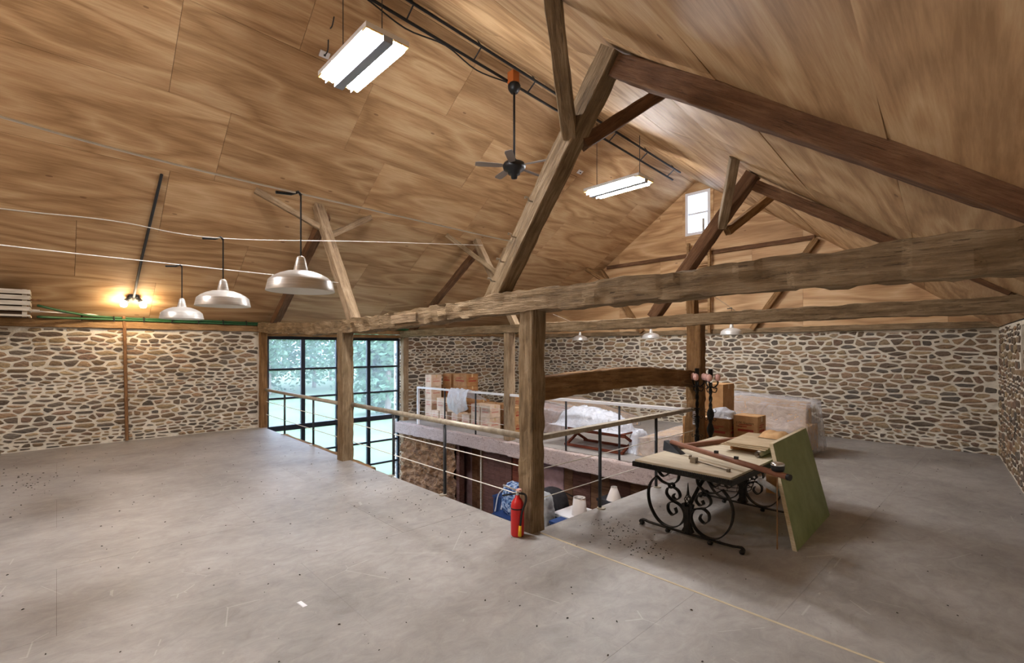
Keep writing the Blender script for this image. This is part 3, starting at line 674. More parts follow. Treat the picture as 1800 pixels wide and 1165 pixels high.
# ---------------- shop lights
def shop_light(c, label):
    x, y, z = c; L, Wd = 1.28, .52
    t_ = thing('shop_light', c, label, 'light', 'fluorescent shop lights under the ridge')
    m = MB(); m.box((x - L / 2, y - Wd / 2, z + .02), (x + L / 2, y + Wd / 2, z + .075)); hs_ = m.build('housing', 'fixture', t_)
    m = MB(); m.box((x - L / 2, y - .055, z - .046), (x + L / 2, y + .055, z + .02)); m.build('ballast_cover', 'fixture_mid', t_)
    for s in (-1, 1):
        for e in (-1, 1):
            m = MB(); m.box((x + e * (L / 2 - .05) - .05, y + s * .16 - .095, z + .004), (x + e * (L / 2 - .05) + .05, y + s * .16 + .095, z + .02)); m.build('reflector_end', 'yellowed', hs_)
        m = MB(); m.box((x - L / 2, y + s * .165 - .003, z - .040), (x + L / 2, y + s * .165 + .003, z + .02)); m.build('divider', 'fixture_mid', t_)
    for s in (-.215, -.11, .11, .215):
        m = MB(); m.tube([(x - .57, y + s, z - .012), (x + .57, y + s, z - .012)], .026, 10); m.build('tube', 'tube', t_, True)
    for e in (-.5, .5):
        top = ridge(y).lerp(purL(y), .0) if e > 0 else None
        xx = x + e
        if xx < -5.89: f_ = (xx + 5.89) / (purL(y).x + 5.89); zt = ridge(y).lerp(purL(y), f_).z
        else: f_ = (xx + 5.89) / (purR(y).x + 5.89); zt = ridge(y).lerp(purR(y), f_).z
        m = MB(); m.tube([(xx, y, z + .07), (xx, y, zt)], .006, 6); m.build('hanging_chain', 'dark_metal', t_)
shop_light((-5.37, 2.62, 5.27), 'bright fluorescent shop light nearest the viewer, left of the ridge')
shop_light((-5.48, 8.05, 5.07), 'smaller looking fluorescent shop light near the gable window')
shop_light((-5.40, -2.80, 5.40), 'fluorescent shop light behind the viewer')
# outlets and cord
def outlet(c, nrm, label):
    e = thing('outlet_box', c, label, 'outlet'); R = Vector((0, 0, 1)).rotation_difference(Vector(nrm)).to_matrix()
    m = MB(); m.box((c[0] - .045, c[1] - .07, c[2] - .01), (c[0] + .045, c[1] + .07, c[2] + .01), R, c); m.build('cover_plate', 'white_trim', e)
    cc = Vector(c) + Vector(nrm) * .012; m = MB(); m.box(tuple(cc - Vector((.012, .014, .012))), tuple(cc + Vector((.012, .014, .012))), R, tuple(cc)); m.build('socket', 'dark_metal', e)
nl = Vector((.55, 0, -.83)).normalized()
def onL(y, f_): return ridge(y).lerp(purL(y), f_) + nl * .03
outlet(tuple(onL(2.82, .32)), nl, 'white outlet on the ceiling beside the nearest shop light'); outlet(tuple(onL(8.6, .31)), nl, 'small white outlet on the ceiling near the rear shop light')
p = onL(2.82, .32)
m = MB(); m.tube(spline([p + nl * .02, p + Vector((.12, .0, .02)), p + Vector((.22, -.03, .22)), p + Vector((.40, -.05, .22)), p + Vector((.52, -.05, .50)), Vector((-6.0, 2.62, 6.72))], 6), .009, 6)
tag(m.build('power_cord', 'dark_metal'), 'dark power cord looping from the ceiling outlet to the ridge', 'cord')
# ridge track
tr = thing('ridge_track', (-5.89, 4, 6.5), 'long black conduit track of two rails running along the ridge', 'track')
for dx, dz, nm in ((.10, -.17, 'upper_rail'), (-.10, -.30, 'lower_rail')):
    m = MB(); m.tube([ridge(y) + Vector((dx, 0, dz)) for y in (-3, 1, 4, 6, 8, 11.2)], .022, 8); m.build(nm, 'black', tr)
for k in range(12):
    y = -2.5 + k * 1.22; q = ridge(y)
    m = MB(); m.tube([q + Vector((.10, 0, -.17)), q + Vector((-.10, 0, -.30))], .012, 6); m.tube([q + Vector((.10, 0, -.17)), q + Vector((.0, 0, -.02))], .010, 6); m.build('hanger', 'black', tr)
m = MB(); m.tube(spline([ridge(y) + Vector((-.13, 0, -.30 - (.10 if i % 2 else 0))) for i, y in enumerate((1.5, 2.2, 2.9, 3.6, 4.3, 4.9, 5.6))], 5), .011, 6); m.build('loose_cable', 'black', tr)
# ceiling fan
FX, FY = -5.89, 5.62; q = ridge(FY)
fan = thing('ceiling_fan', (FX, FY, 5.0), 'dark ceiling fan hanging on a long rod from the ridge', 'fan')
m = MB(); m.lathe([(0, 0), (.06, .0), (.10, .06), (.11, .12), (.09, .16), (0, .16)], (FX, FY, q.z - .52), 18); m.build('canopy', 'black', fan, True)
m = MB(); m.box((FX - .09, FY - .07, q.z - .36), (FX + .05, FY + .07, q.z - .16)); m.build('mounting_block', 'brass_box', fan)
m = MB(); m.tube([(FX, FY, 5.04), (FX, FY, q.z - .48)], .019, 10); m.build('downrod', 'black', fan, True)
m = MB(); m.lathe([(0, -.22), (.05, -.21), (.06, -.15), (.10, -.14), (.11, -.09), (.18, -.06), (.20, 0), (.17, .05), (.05, .09), (.03, .13), (0, .13)], (FX, FY, 4.98), 24); m.build('motor', 'black', fan, True)
for k in range(5):
    a = 2 * PI * k / 5 + .35; R = Matrix.Rotation(a, 3, 'Z') @ Matrix.Rotation(.2, 3, 'X')
    m = MB(); vs = []
    for z in (-.004, .004):
        for px, hw in ((.20, .045), (.30, .06), (.60, .068), (.66, .05)):
            for s in (-1, 1): vs.append(R @ Vector((px, s * hw, z)) + Vector((FX, FY, 4.98)))
    m.add(vs, [(0, 2, 3, 1), (2, 4, 5, 3), (4, 6, 7, 5), (8, 9, 11, 10), (10, 11, 13, 12), (12, 13, 15, 14), (0, 1, 9, 8), (6, 14, 15, 7), (0, 8, 10, 2), (2, 10, 12, 4), (4, 12, 14, 6), (1, 3, 11, 9), (3, 5, 13, 11), (5, 7, 15, 13)])
    m.build('blade', 'fan_blade', fan)

# ---------------- pendant lamps
def pendant(c, ztop, label, d=.45, grp='pendant lamps'):
    x, y, z = c; t_ = thing('pendant_lamp', c, label, 'lamp', grp); r = d / 2
    m = MB(); m.lathe([(r, 0), (r * 1.0, .006), (r * .985, .02), (r * .935, .072), (r * .93, .074), (r * .80, .100), (r * .62, .122), (r * .42, .138), (r * .18, .146)], (x, y, z), 40); sh_ = m.build('shade', 'alu', t_, True)
    m = MB(); m.lathe([(r * .995, .002), (r * .975, .02), (r * .925, .070), (r * .79, .096), (r * .6, .118), (r * .4, .134), (0, .142)], (x, y, z), 40); m.build('shade_lining', 'enamel', sh_, True)
    m = MB(); m.lathe([(r * .215, .143), (r * .20, .16), (r * .20, .162), (r * .13, .232), (r * .10, .245), (.012, .25), (0, .25)], (x, y, z), 20); m.build('socket_cup', 'alu', t_, True)
    m = MB(); m.lathe([(0, .02), (.04, .03), (.05, .06), (.03, .12)], (x, y, z), 14); m.build('bulb', 'enamel', t_, True)
    m = MB(); m.tube([(x, y, z + .25), (x, y, ztop)], .006, 6); m.build('cord', 'black', t_)
    m = MB(); m.tube([(x, y, ztop), (x + .01, y - .02, ztop + .015), (x - .02, y - .06, ztop), (x - .02, y - .16, ztop - .01)], .011, 6); m.build('cord_clamp', 'black', t_)
pendant((-3.49, 1.25, 2.30), 2.98, 'nearest and largest of the three metal pendant lamps on the left')
pendant((-5.04, 1.11, 2.285), 2.90, 'middle of the three metal pendant lamps on the left')
pendant((-6.92, 1.09, 2.25), 2.88, 'farthest of the three left pendant lamps, just above the green hoses')
pendant((-8.85, 11.1, 2.13), 2.55, 'leftmost of the three small pendant lamps by the far wall')
pendant((-6.48, 11.0, 2.15), 2.60, 'middle of the three small pendant lamps by the far wall')
pendant((-4.26, 10.5, 2.19), 2.75, 'rightmost of the three small pendant lamps by the far wall')
def wire(pts, r, label, nm='suspension_wire', mat='wire'):
    m = MB(); m.tube(spline(pts, 8), r, 6); tag(m.build(nm, mat), label, 'wire')
wire([(-3.40, -3.9, 3.25), (-3.42, -1.2, 3.13), (-3.45, -.2, 3.04), (-3.46, .4, 3.0), (-3.49, 1.25, 2.99), (-3.66, 3.0, 3.02), (-3.70, 3.50, 3.03)], .007, 'white wire carrying the nearest pendant lamp, drooping at the left edge')
wire([(-4.3, -3.4, 2.75), (-4.55, -.6, 2.80), (-4.8, .3, 2.88), (-5.04, 1.11, 2.91), (-6.3, 3.2, 3.40), (-8.62, 7.2, 4.30)], .004, 'thin wire carrying the middle left pendant lamp')
wire([(-5.6, -3.2, 2.80), (-6.3, -.5, 2.83), (-6.92, 1.09, 2.90), (-7.5, 2.4, 2.97), (-8.08, 3.52, 3.03)], .006, 'white wire carrying the lamp above the green hoses')
wire([(-4.25, 7.22, 2.55), (-6.48, 11.0, 2.61), (-7.0, 12.2, 2.62)], .003, 'thin wire carrying the middle far pendant lamp')
wire([(-10.0, 12.2, 2.62), (-8.85, 11.1, 2.56), (-6.6, 7.4, 2.60)], .003, 'thin wire carrying the leftmost far pendant lamp')
wire([(-4.8, 12.2, 2.76), (-4.26, 10.5, 2.76), (-3.4, 7.4, 2.80)], .003, 'thin wire carrying the rightmost far pendant lamp')
for s_, wd_ in ((.1, 'lowest'), (.19, 'second lowest'), (.30, 'third lowest'), (.45, 'highest')):
    p = Vector((-4.13, 3.50, 2.42)).lerp(Vector((-2.50, 3.50, 4.56)), s_)
    m = MB(); m.tube([p, p + Vector((0, -.06, .0)), p + Vector((.02, -.09, .02)), p + Vector((.0, -.11, .03)), p + Vector((-.02, -.09, .02))], .008, 6); tag(m.build('eye_bolt', 'grey_metal'), wd_ + ' metal eye bolt screwed into the large slanting strut', 'bolt', 'eye bolts in the large slanting strut')

# ---------------- left wall fittings
fx = thing('flood_lamp', (-11.95, 1.08, 2.70), 'twin bare flood bulbs glowing above the left stone wall', 'lamp')
m = MB(); m.tube([(-11.95, 1.02, 2.92), (-11.95, 1.16, 2.92)], .05, 12); m.build('junction_box', 'dark_metal', fx)
for s in (-1, 1):
    m = MB(); m.tube([(-11.95, 1.09 + s * .05, 2.90), (-11.95, 1.09 + s * .12, 2.82)], .035, 10, r2=.045); m.build('socket', 'dark_metal', fx, True)
    c = (-11.95, 1.09 + s * .15, 2.755)
    m = MB(); m.lathe([(0, -.06), (.04, -.05), (.058, -.015), (.05, .03), (.03, .06), (0, .065)], c, 14); m.build('bulb', 'bulb', fx, True)
def onLL(y, f_): return purL(y).lerp(eavL(y), f_) + Vector((.03, 0, -.045))
m = MB(); m.tube([onLL(1.2, .02), onLL(1.12, .5), onLL(1.09, .80)], .022, 8); tag(m.build('ceiling_conduit', 'dark_metal'), 'dark conduit running up the left ceiling from the flood bulbs', 'conduit')
m = MB(); m.tube([(XL + .08, .98, 2.62), (XL + .06, 1.0, 2.3), (XL + .05, 1.04, .02)], .030, 8); tag(m.build('wall_pole', 'pipe_rust'), 'slim brown pole standing against the left stone wall below the bulbs', 'pole')
def hose(pts, r, mat, label):
    m = MB(); m.tube(spline(pts, 8), r, 8); return tag(m.build('hose', mat, smooth=True), label, 'hose')
hose([(-12.0, -.25, 2.66), (-12.3, .2, 2.57), (XL + .06, .8, 2.52), (XL + .06, 2.6, 2.51), (XL + .05, 5, 2.47), (XL + .05, 9, 2.45), (XL + .05, 12.1, 2.44)], .022, 'green', 'upper green hose running along the left wall plate')
hose([(-12.0, -.25, 2.46), (-12.35, .2, 2.47), (XL + .10, .9, 2.475), (XL + .10, 2.6, 2.465), (XL + .10, 6, 2.44), (XL + .10, 12.0, 2.43)], .022, 'green', 'lower green hose running along the left wall plate')
hose([(-12.1, -.25, 2.56), (XL + .02, .9, 2.56), (XL + .02, 3.4, 2.555)], .012, 'wire', 'pale thin cable above the green hoses')
for k in range(7):
    y = .35 + k * .48; m = MB(); m.tube([(XL + .125, y, 2.435), (XL + .13, y, 2.49), (XL + .10, y, 2.54)], .012, 6)
    tag(m.build('hose_clip', 'black'), 'small black clip holding the green hoses to the wall plate', 'clip', 'black hose clips on the left wall plate')
lv = thing('slatted_crate', (-11.6, -.9, 2.44), 'whitewashed slatted crate at the left edge above the stone wall', 'crate')
for k in range(5):
    z = 2.44 + k * .095; m = MB(); m.box((-11.62, -1.9, z), (-11.57, -.33 - (.01 if k % 2 else 0), z + (.07 if k else .03))); m.build('slat', 'slat', lv)
    m = MB(); m.box((-12.25, -.36, z), (-11.62, -.33, z + (.07 if k else .03))); m.build('end_slat', 'slat', lv)
m = MB(); m.box((-12.25, -1.9, 2.445), (-11.65, -.40, 2.87)); m.build('core', 'deck', lv)
for y in (-.40, -1.2): m = MB(); m.box((-11.65, y - .03, 2.43), (-11.62, y + .03, 2.90)); m.build('batten', 'slat', lv)
m = MB(); m.tube([(-11.68, -.34, 2.73), (-11.7, -.2, 2.73)], .02, 6); m.build('peg', 'pipe_rust', lv)
m = MB(); m.tube([(-11.68, -.34, 2.545), (-11.7, -.22, 2.545)], .026, 6); m.build('peg', 'slat', lv)
for y in (-.9, -1.7): m = MB(); m.box((-12.55, y, 2.43), (-11.6, y + .04, 2.445)); m.build('bracket', 'dark_metal', lv)
# foliage tip at the left edge
fo = thing('potted_plant', (-12.0, -.80, 0), 'dark green leafy tip of a plant at the left edge of the floor', 'plant')
m = MB(); m.lathe([(0, 0), (.08, 0), (.1, .12), (.09, .12), (0, .1)], (-12.0, -.80, 0), 12); m.build('pot', 'pipe_rust', fo)
m = MB(); rg = random.Random(4)
for k in range(40):
    a = rg.uniform(0, 6.28); b = Vector((-12.0, -.80, .12)); e = b + Vector((math.cos(a) * .13, math.sin(a) * .13, rg.uniform(-.08, .16))); s = Vector((-math.sin(a), math.cos(a), 0)) * .02
    mid = (b + e) / 2 + Vector((0, 0, .04)); m.add([b, mid + s, e, mid - s], [(0, 1, 2, 3)])
m.build('leaves', m_plain('plant_leaf', (34, 70, 40), .6), fo)['kind'] = 'stuff'

# ---------------- cartons
def carton(x0, x1, y0, y1, z0, z1, label, mat='carton', prnt=True, grp='stacked cardboard cartons', rot=0, face='y'):
    c = ((x0 + x1) / 2, (y0 + y1) / 2, z0); t_ = thing('cardboard_carton', c, label, 'carton', grp); R = Matrix.Rotation(rot, 3, 'Z')
    g = .004; m = MB(); m.box((x0 + g, y0 + g, z0), (x1 - g, y1 - g, z1 - g), R, c); b = m.build('body', mat, t_)
    m = MB(); ym = (y0 + y1) / 2; m.box((x0 + g, ym - .025, z1 - g - .001), (x1 - g, ym + .025, z1 - g + .0015), R, c); m.box((x1 - g - .001, ym - .025, z1 - .09), (x1 - g + .0015, ym + .025, z1 - g + .0015), R, c); m.build('tape', 'tape', b)
    m = MB(); m.box((x0 + g, ym - .002, z1 - g), (x1 - g, ym + .002, z1 - g + .002), R, c); m.build('flap_seam', 'dark_ink', b)
    if prnt:
        for fc in ('y', 'x'):
            m = MB(); zc = z0 + (z1 - z0) * .38; w_ = (x1 - x0) if fc == 'y' else (y1 - y0); u = .18 * w_
            def bar(a, b_, za, zb):
                if fc == 'y': m.box((x0 + a, y0 + g - .0015, za), (x0 + b_, y0 + g + .001, zb), R, c)
                else: m.box((x1 - g - .001, y0 + a, za), (x1 - g + .0015, y0 + b_, zb), R, c)
            bar(u, w_ - u, zc, zc + .035); bar(u, w_ * .55, zc + .07, zc + .085); bar(u * 1.3, w_ * .75, zc + .10, zc + .112)
            m.build('print', 'faint_ink' if mat == 'carton_pale' else 'red_ink', b)
    return t_
ORD = ['first', 'second', 'third', 'fourth', 'fifth', 'sixth', 'seventh', 'eighth', 'ninth', 'tenth']
LEV = ['bottom row', 'second row', 'third row', 'top row']
front = [(-12.0, -11.68, 4), (-11.66, -11.31, 1), (-11.27, -10.93, 1), (-10.71, -10.43, 1), (-10.25, -9.91, 1), (-9.85, -9.50, 2), (-9.46, -9.10, 2), (-8.5, -8.22, 2)]
for i, (a, b, n) in enumerate(front):
    z = fz(b) + .004
    for k in range(n):
        h = (.335, .33, .335, .34)[k] if i < 5 else .315
        carton(a, b, 7.84, 8.20, z, z + h, 'pale carton behind the far railing, %s column from the window, %s' % (ORD[i], LEV[k]), 'carton_pale' if i not in (7,) else 'carton', rot=random.uniform(-.03, .03)); z += h + .002
z = fz(-11.3) + .345
carton(-11.44, -11.08, 7.86, 8.2, z, z + .36, 'pale carton resting across two bottom cartons near the window', 'carton_pale')
z = fz(-10.4) + .345
carton(-10.93, -10.56, 7.86, 8.2, z, z + .36, 'pale carton beside the draped white plastic on the railing', 'carton_pale', rot=.05)
for i, (a, b) in enumerate(((-12.2, -11.84), (-11.74, -11.32), (-11.22, -10.60), (-10.52, -10.10))):
    z = fz(b) + .004
    for k in range(4 if i in (1, 2) else (3 if i == 0 else 2)):
        carton(a, b, 8.28, 8.70, z, z + .34, 'brown carton in the back row, %s column from the window wall, %s' % (ORD[i], LEV[k]), 'carton_dk', rot=random.uniform(-.05, .05)); z += .342
for i, (a, b) in enumerate(((-9.98, -9.60), (-9.52, -9.14), (-9.05, -8.66))):
    z = fz(b) + .004
    for k in range(2): carton(a, b, 8.26, 8.64, z, z + .31, 'brown carton tucked behind the pale cartons, %s from the left, %s' % (ORD[i], LEV[k]), 'carton_dk'); z += .312
z = fz(-9) + .004
for k in range(2): carton(-9.3, -8.45, 8.75, 9.15, z, z + .42, ('wide carton hidden under the other wide one at the back', 'wide carton at the back near the grey post')[k], 'carton'); z += .422
# staple boxes by the candelabra
carton(-3.90, -3.56, 8.42, 8.90, -.03, 1.27, 'tall plain carton behind the candelabra post', 'carton', False, 'cartons near the iron table')
carton(-3.52, -3.15, 7.68, 8.04, -.03, .40, 'carton hidden under the left printed carton', 'carton_dk', False, 'cartons near the iron table')
carton(-3.52, -3.15, 7.68, 8.04, .402, .78, 'left carton with red print behind the iron table, plastic on top', 'carton_dk', True, 'cartons near the iron table')
carton(-3.13, -2.76, 7.78, 8.12, -.03, .45, 'carton hidden under the right printed carton', 'carton', False, 'cartons near the iron table')
bx = carton(-3.13, -2.76, 7.78, 8.12, .452, .85, 'right carton with dark lettering and red band behind the iron table', 'carton', True, 'cartons near the iron table')
def text(s_, size, loc, rot, mat, parent):
    cu = bpy.data.curves.new('lettering', 'FONT'); cu.body = s_; cu.size = size; cu.extrude = .0008
    o = bpy.data.objects.new('lettering', cu); COL.objects.link(o); dg = bpy.context.evaluated_depsgraph_get(); dg.update()
    me = bpy.data.meshes.new_from_object(o.evaluated_get(dg)); bpy.data.objects.remove(o)
    me.materials.clear(); me.materials.append(M[mat]); n = bpy.data.objects.new('lettering', me); COL.objects.link(n); n.parent = parent
    n.location = Vector(loc) - parent.location; n.rotation_euler = rot
text('2 PK Staplers', .05, (-3.09, 7.781, .72), (PI / 2, 0, 0), 'dark_ink', bx); text('Stamp', .038, (-3.09, 7.781, .67), (PI / 2, 0, 0), 'dark_ink', bx)
carton(-3.92, -3.56, 7.66, 8.02, -.03, .76, 'plain carton half hidden behind the black candelabra', 'carton', False, 'cartons near the iron table')
carton(-2.35, -1.98, 6.9, 7.3, -.03, .36, 'brown carton on the floor behind the iron table legs', 'carton', False, 'cartons near the iron table')

# ---------------- crumpled plastic
def crumple(name, label, c, sx, sy, h, mat, prof=None, seed=0, nx=34, ny=24, amp=.06, fold=9., parent=None, cat='plastic sheet', base=None):
    m = MB(); sd = Vector((seed * 3.7, seed, 0))
    for i in range(nx + 1):
        for j in range(ny + 1):
            u, v_ = i / nx * 2 - 1, j / ny * 2 - 1; rr = max(abs(u), abs(v_)); rd = (abs(u) ** 2.6 + abs(v_) ** 2.6) ** (1 / 2.6)
            hz = h * max(0, 1 - max(0, rd) ** 3) ** .6
            if prof: hz = prof(u, v_, hz)
            x, y = c[0] + u * sx, c[1] + v_ * sy
            n1 = 1 - abs(noise.noise(Vector((x * fold * .5, y * fold * .5, 1)) + sd)) * 2; n2 = noise.noise(Vector((x * fold * 1.3, y * fold * 1.3, 4)) + sd)
            k = min(1, hz / (h + 1e-6) * 2.2)
            m.v.append((x + n2 * amp * .6 * k, y + n1 * amp * .5 * k, (c[2] if not base else base(x)) + .004 + max(0, hz + (n1 * .6 + n2 * .5) * amp * k)))
    for i in range(nx):
        for j in range(ny):
            a = i * (ny + 1) + j; m.f.append((a, a + ny + 1, a + ny + 2, a + 1))
    o = m.build(name, mat, parent, True)
    if parent is None: tag(o, label, cat)
    return o
# folding cot with plastic on top
ct = thing('folding_cot', (-5.85, 8.05, -.11), 'low reddish wooden folding frame standing on the far platform', 'cot')
def bar3(mb, a, b, w, h): 
    a, b = Vector(a), Vector(b); d = (b - a).normalized(); s = d.cross(Vector((0, 0, 1))).normalized() * w / 2; u = s.cross(d).normalized() * h / 2
    mb.hexa([a - s - u, a + s - u, b + s - u, b - s - u], [a - s + u, a + s + u, b + s + u, b - s + u])
ZC = fz(-5.9) + .02
for y in (7.72, 8.36):
    m = MB(); bar3(m, (-6.55, y, ZC), (-5.12, y, ZC + .02), .05, .045); m.build('floor_rail', 'red_wood', ct)
    m = MB(); bar3(m, (-6.45, y + .02, .24), (-5.1, y + .02, .25), .05, .07); m.build('seat_rail', 'red_wood', ct)
for x in (-6.50, -5.16):
    m = MB(); bar3(m, (x, 7.72, ZC), (x, 8.36, .26), .04, .045); m.build('leg', 'red_wood', ct)
    m = MB(); bar3(m, (x + .045, 8.36, ZC), (x + .045, 7.72, .26), .04, .045); m.build('leg', 'red_wood', ct)
for k in range(6):
    m = MB(); m.box((-6.45 + k * .24, 7.74, .26), (-6.35 + k * .24, 8.38, .278)); m.build('slat', 'red_wood', ct)
crumple('plastic_sheet', 'heap of crumpled milky plastic lying on the reddish wooden frame', (-6.05, 8.06, .285), .88, .44, .30, 'plastic_w', lambda u, v_, h: h * (1.05 - .35 * u), 2, 44, 26, .09, 8.)
crumple('plastic_sheet', 'tail of milky plastic hanging to the floor at the right end of the wooden frame', (-5.10, 8.22, fz(-5.1)), .15, .32, .40, 'plastic_w', None, 5, 16, 20, .06, 9.)
# wrapped furniture
def wrapped(name, label, cs, mat_in, seed, cat, h_in=.02):
    """cs: bottom quad + top quad points"""
    bot, top = cs; c = sum((Vector(p) for p in bot), Vector()) / 4
    t_ = thing(name, tuple(c), label, cat); m = MB(); ctr = sum((Vector(p) for p in list(bot) + list(top)), Vector()) / 8
    sh = lambda p: ctr + (Vector(p) - ctr) * .965
    m.hexa([sh(p) for p in bot], [sh(p) for p in top]); m.build('body', mat_in, t_)
    m = MB(); m.hexa([Vector(p) + Vector((0, 0, .006)) for p in bot], top); o = m.build('plastic_wrap', 'plastic', t_)
    bm = bmesh.new(); bm.from_mesh(o.data); bmesh.ops.subdivide_edges(bm, edges=bm.edges, cuts=14, use_grid_fill=True); bm.normal_update()
    for v_ in bm.verts:
        w_ = v_.co + Vector((seed, seed, 0)); k = (1 - abs(noise.noise(w_ * 4.5)) * 2) * .5 + noise.noise(w_ * 11) * .5
        v_.co += v_.normal * k * .02
    bm.to_mesh(o.data); bm.free()
    for p in o.data.polygons: p.use_smooth = True
    return t_
def quad(x0, x1, y0, y1, z): return [(x0, y0, z if not callable(z) else z(x0)), (x1, y0, z if not callable(z) else z(x1)), (x1, y1, z if not callable(z) else z(x1)), (x0, y1, z if not callable(z) else z(x0))]
wrapped('wrapped_mattress', 'plastic wrapped padded piece left of the candelabra post', ([(-4.92, 7.80, fz(-4.9)), (-4.0, 7.80, fz(-4)), (-4.0, 9.35, fz(-4)), (-4.92, 9.35, fz(-4.9))], [(-4.88, 7.84, .24), (-4.02, 7.84, .40), (-4.02, 9.35, .46), (-4.88, 9.35, .30)]), 'uphol', 1, 'mattress')
wrapped('wrapped_chaise', 'long plastic wrapped chaise sloping down towards the far wall', ([(-9.6, 9.25, fz(-9.6)), (-7.9, 9.25, fz(-7.9)), (-6.9, 11.2, fz(-6.9)), (-8.9, 11.2, fz(-8.9))], [(-9.6, 9.25, .60), (-8.0, 9.27, .50), (-6.95, 11.2, .10), (-8.9, 11.2, .5)]), 'uphol', 4, 'chaise')
wrapped('wrapped_bundle', 'plastic wrapped bundle beside the extinguisher post on the far platform', ([(-8.4, 8.55, fz(-8.4)), (-7.4, 8.55, fz(-7.4)), (-7.4, 9.15, fz(-7.4)), (-8.4, 9.15, fz(-8.4))], [(-8.4, 8.55, .50), (-7.45, 8.58, .40), (-7.5, 9.15, .44), (-8.4, 9.15, .52)]), 'uphol_dk', 6, 'bundle')
# sofa under plastic
so = thing('wrapped_sofa', (-3.35, 9.9, -.03), 'beige sofa under a clear plastic cover against the far wall', 'sofa')
m = MB(); m.box((-4.0, 9.64, .05), (-2.78, 10.3, .42)); m.build('seat', 'uphol', so)
m = MB(); m.hexa([(-4.06, 10.0, .40), (-2.72, 10.0, .40), (-2.72, 10.4, .40), (-4.06, 10.4, .40)], [(-4.04, 10.12, .92), (-2.74, 10.12, .88), (-2.74, 10.4, .88), (-4.04, 10.4, .92)]); m.build('backrest', 'uphol', so)
for a, b in ((-4.18, -4.0), (-2.78, -2.6)): m = MB(); m.box((a, 9.66, .05), (b, 10.3, .50)); m.build('arm', 'uphol', so)
for x in (-4.1, -2.7):
    for y in (9.72, 10.26): m = MB(); m.box((x - .03, y - .03, -.03), (x + .03, y + .03, .05)); m.build('foot', 'black', so)
m = MB(); A_ = [(-4.24, 9.46, .02), (-2.55, 9.42, .02), (-2.5, 10.46, .02), (-4.26, 10.46, .02)]; B_ = [(-4.14, 9.72, .88), (-2.62, 9.72, .80), (-2.58, 10.44, .93), (-4.16, 10.44, 1.0)]
m.hexa(A_, B_); o = m.build('plastic_cover', 'plastic', so)
bm = bmesh.new(); bm.from_mesh(o.data); bmesh.ops.subdivide_edges(bm, edges=bm.edges, cuts=22, use_grid_fill=True); bm.normal_update()
for v_ in bm.verts:
    w_ = v_.co; k = (1 - abs(noise.noise(Vector((w_.x * 7, w_.y * 3, w_.z * 2.2)))) * 2) * .5 + noise.noise(w_ * 9) * .4; v_.co += v_.normal * k * .03
bm.to_mesh(o.data); bm.free()
for p in o.data.polygons: p.use_smooth = True
crumple('plastic_sheet', 'crumpled clear plastic lying on the left printed carton', (-3.335, 7.86, .784), .20, .19, .13, 'plastic_w', None, 8, 22, 18, .04, 10.)
# drape over the far railing
m = MB(); nx_, ny_ = 26, 30
for i in range(nx_ + 1):
    for j in range(ny_ + 1):
        u, s_ = i / nx_, j / ny_; x = -9.98 + u * .80 + .05 * noise.noise(Vector((u * 4, s_ * 3, 2)))
        L_ = s_ * 1.15
        ln = .62 * (1 - .5 * abs(u - .42)) 
        if s_ < .5: y, z = 7.24 - .05 * math.sin(PI * s_ * 2) , .86 - (.5 - s_) * 2 * ln
        else: y, z = 7.30 + (s_ - .5) * 1.1, .875 - (s_ - .5) * .62
        w_ = noise.noise(Vector((u * 9, s_ * 2.5, 5))) * .05 + noise.noise(Vector((u * 20, s_ * 8, 5))) * .02
        m.v.append((x, y - abs(w_) - .01 + (.02 if s_ > .5 else 0), z + (abs(w_) if s_ >= .5 else 0) + .012))
for i in range(nx_):
    for j in range(ny_): a = i * (ny_ + 1) + j; m.f.append((a, a + ny_ + 1, a + ny_ + 2, a + 1))
tag(m.build('plastic_drape', 'plastic_w', smooth=True), 'white plastic sheet draped over the far railing onto the cartons', 'plastic sheet')
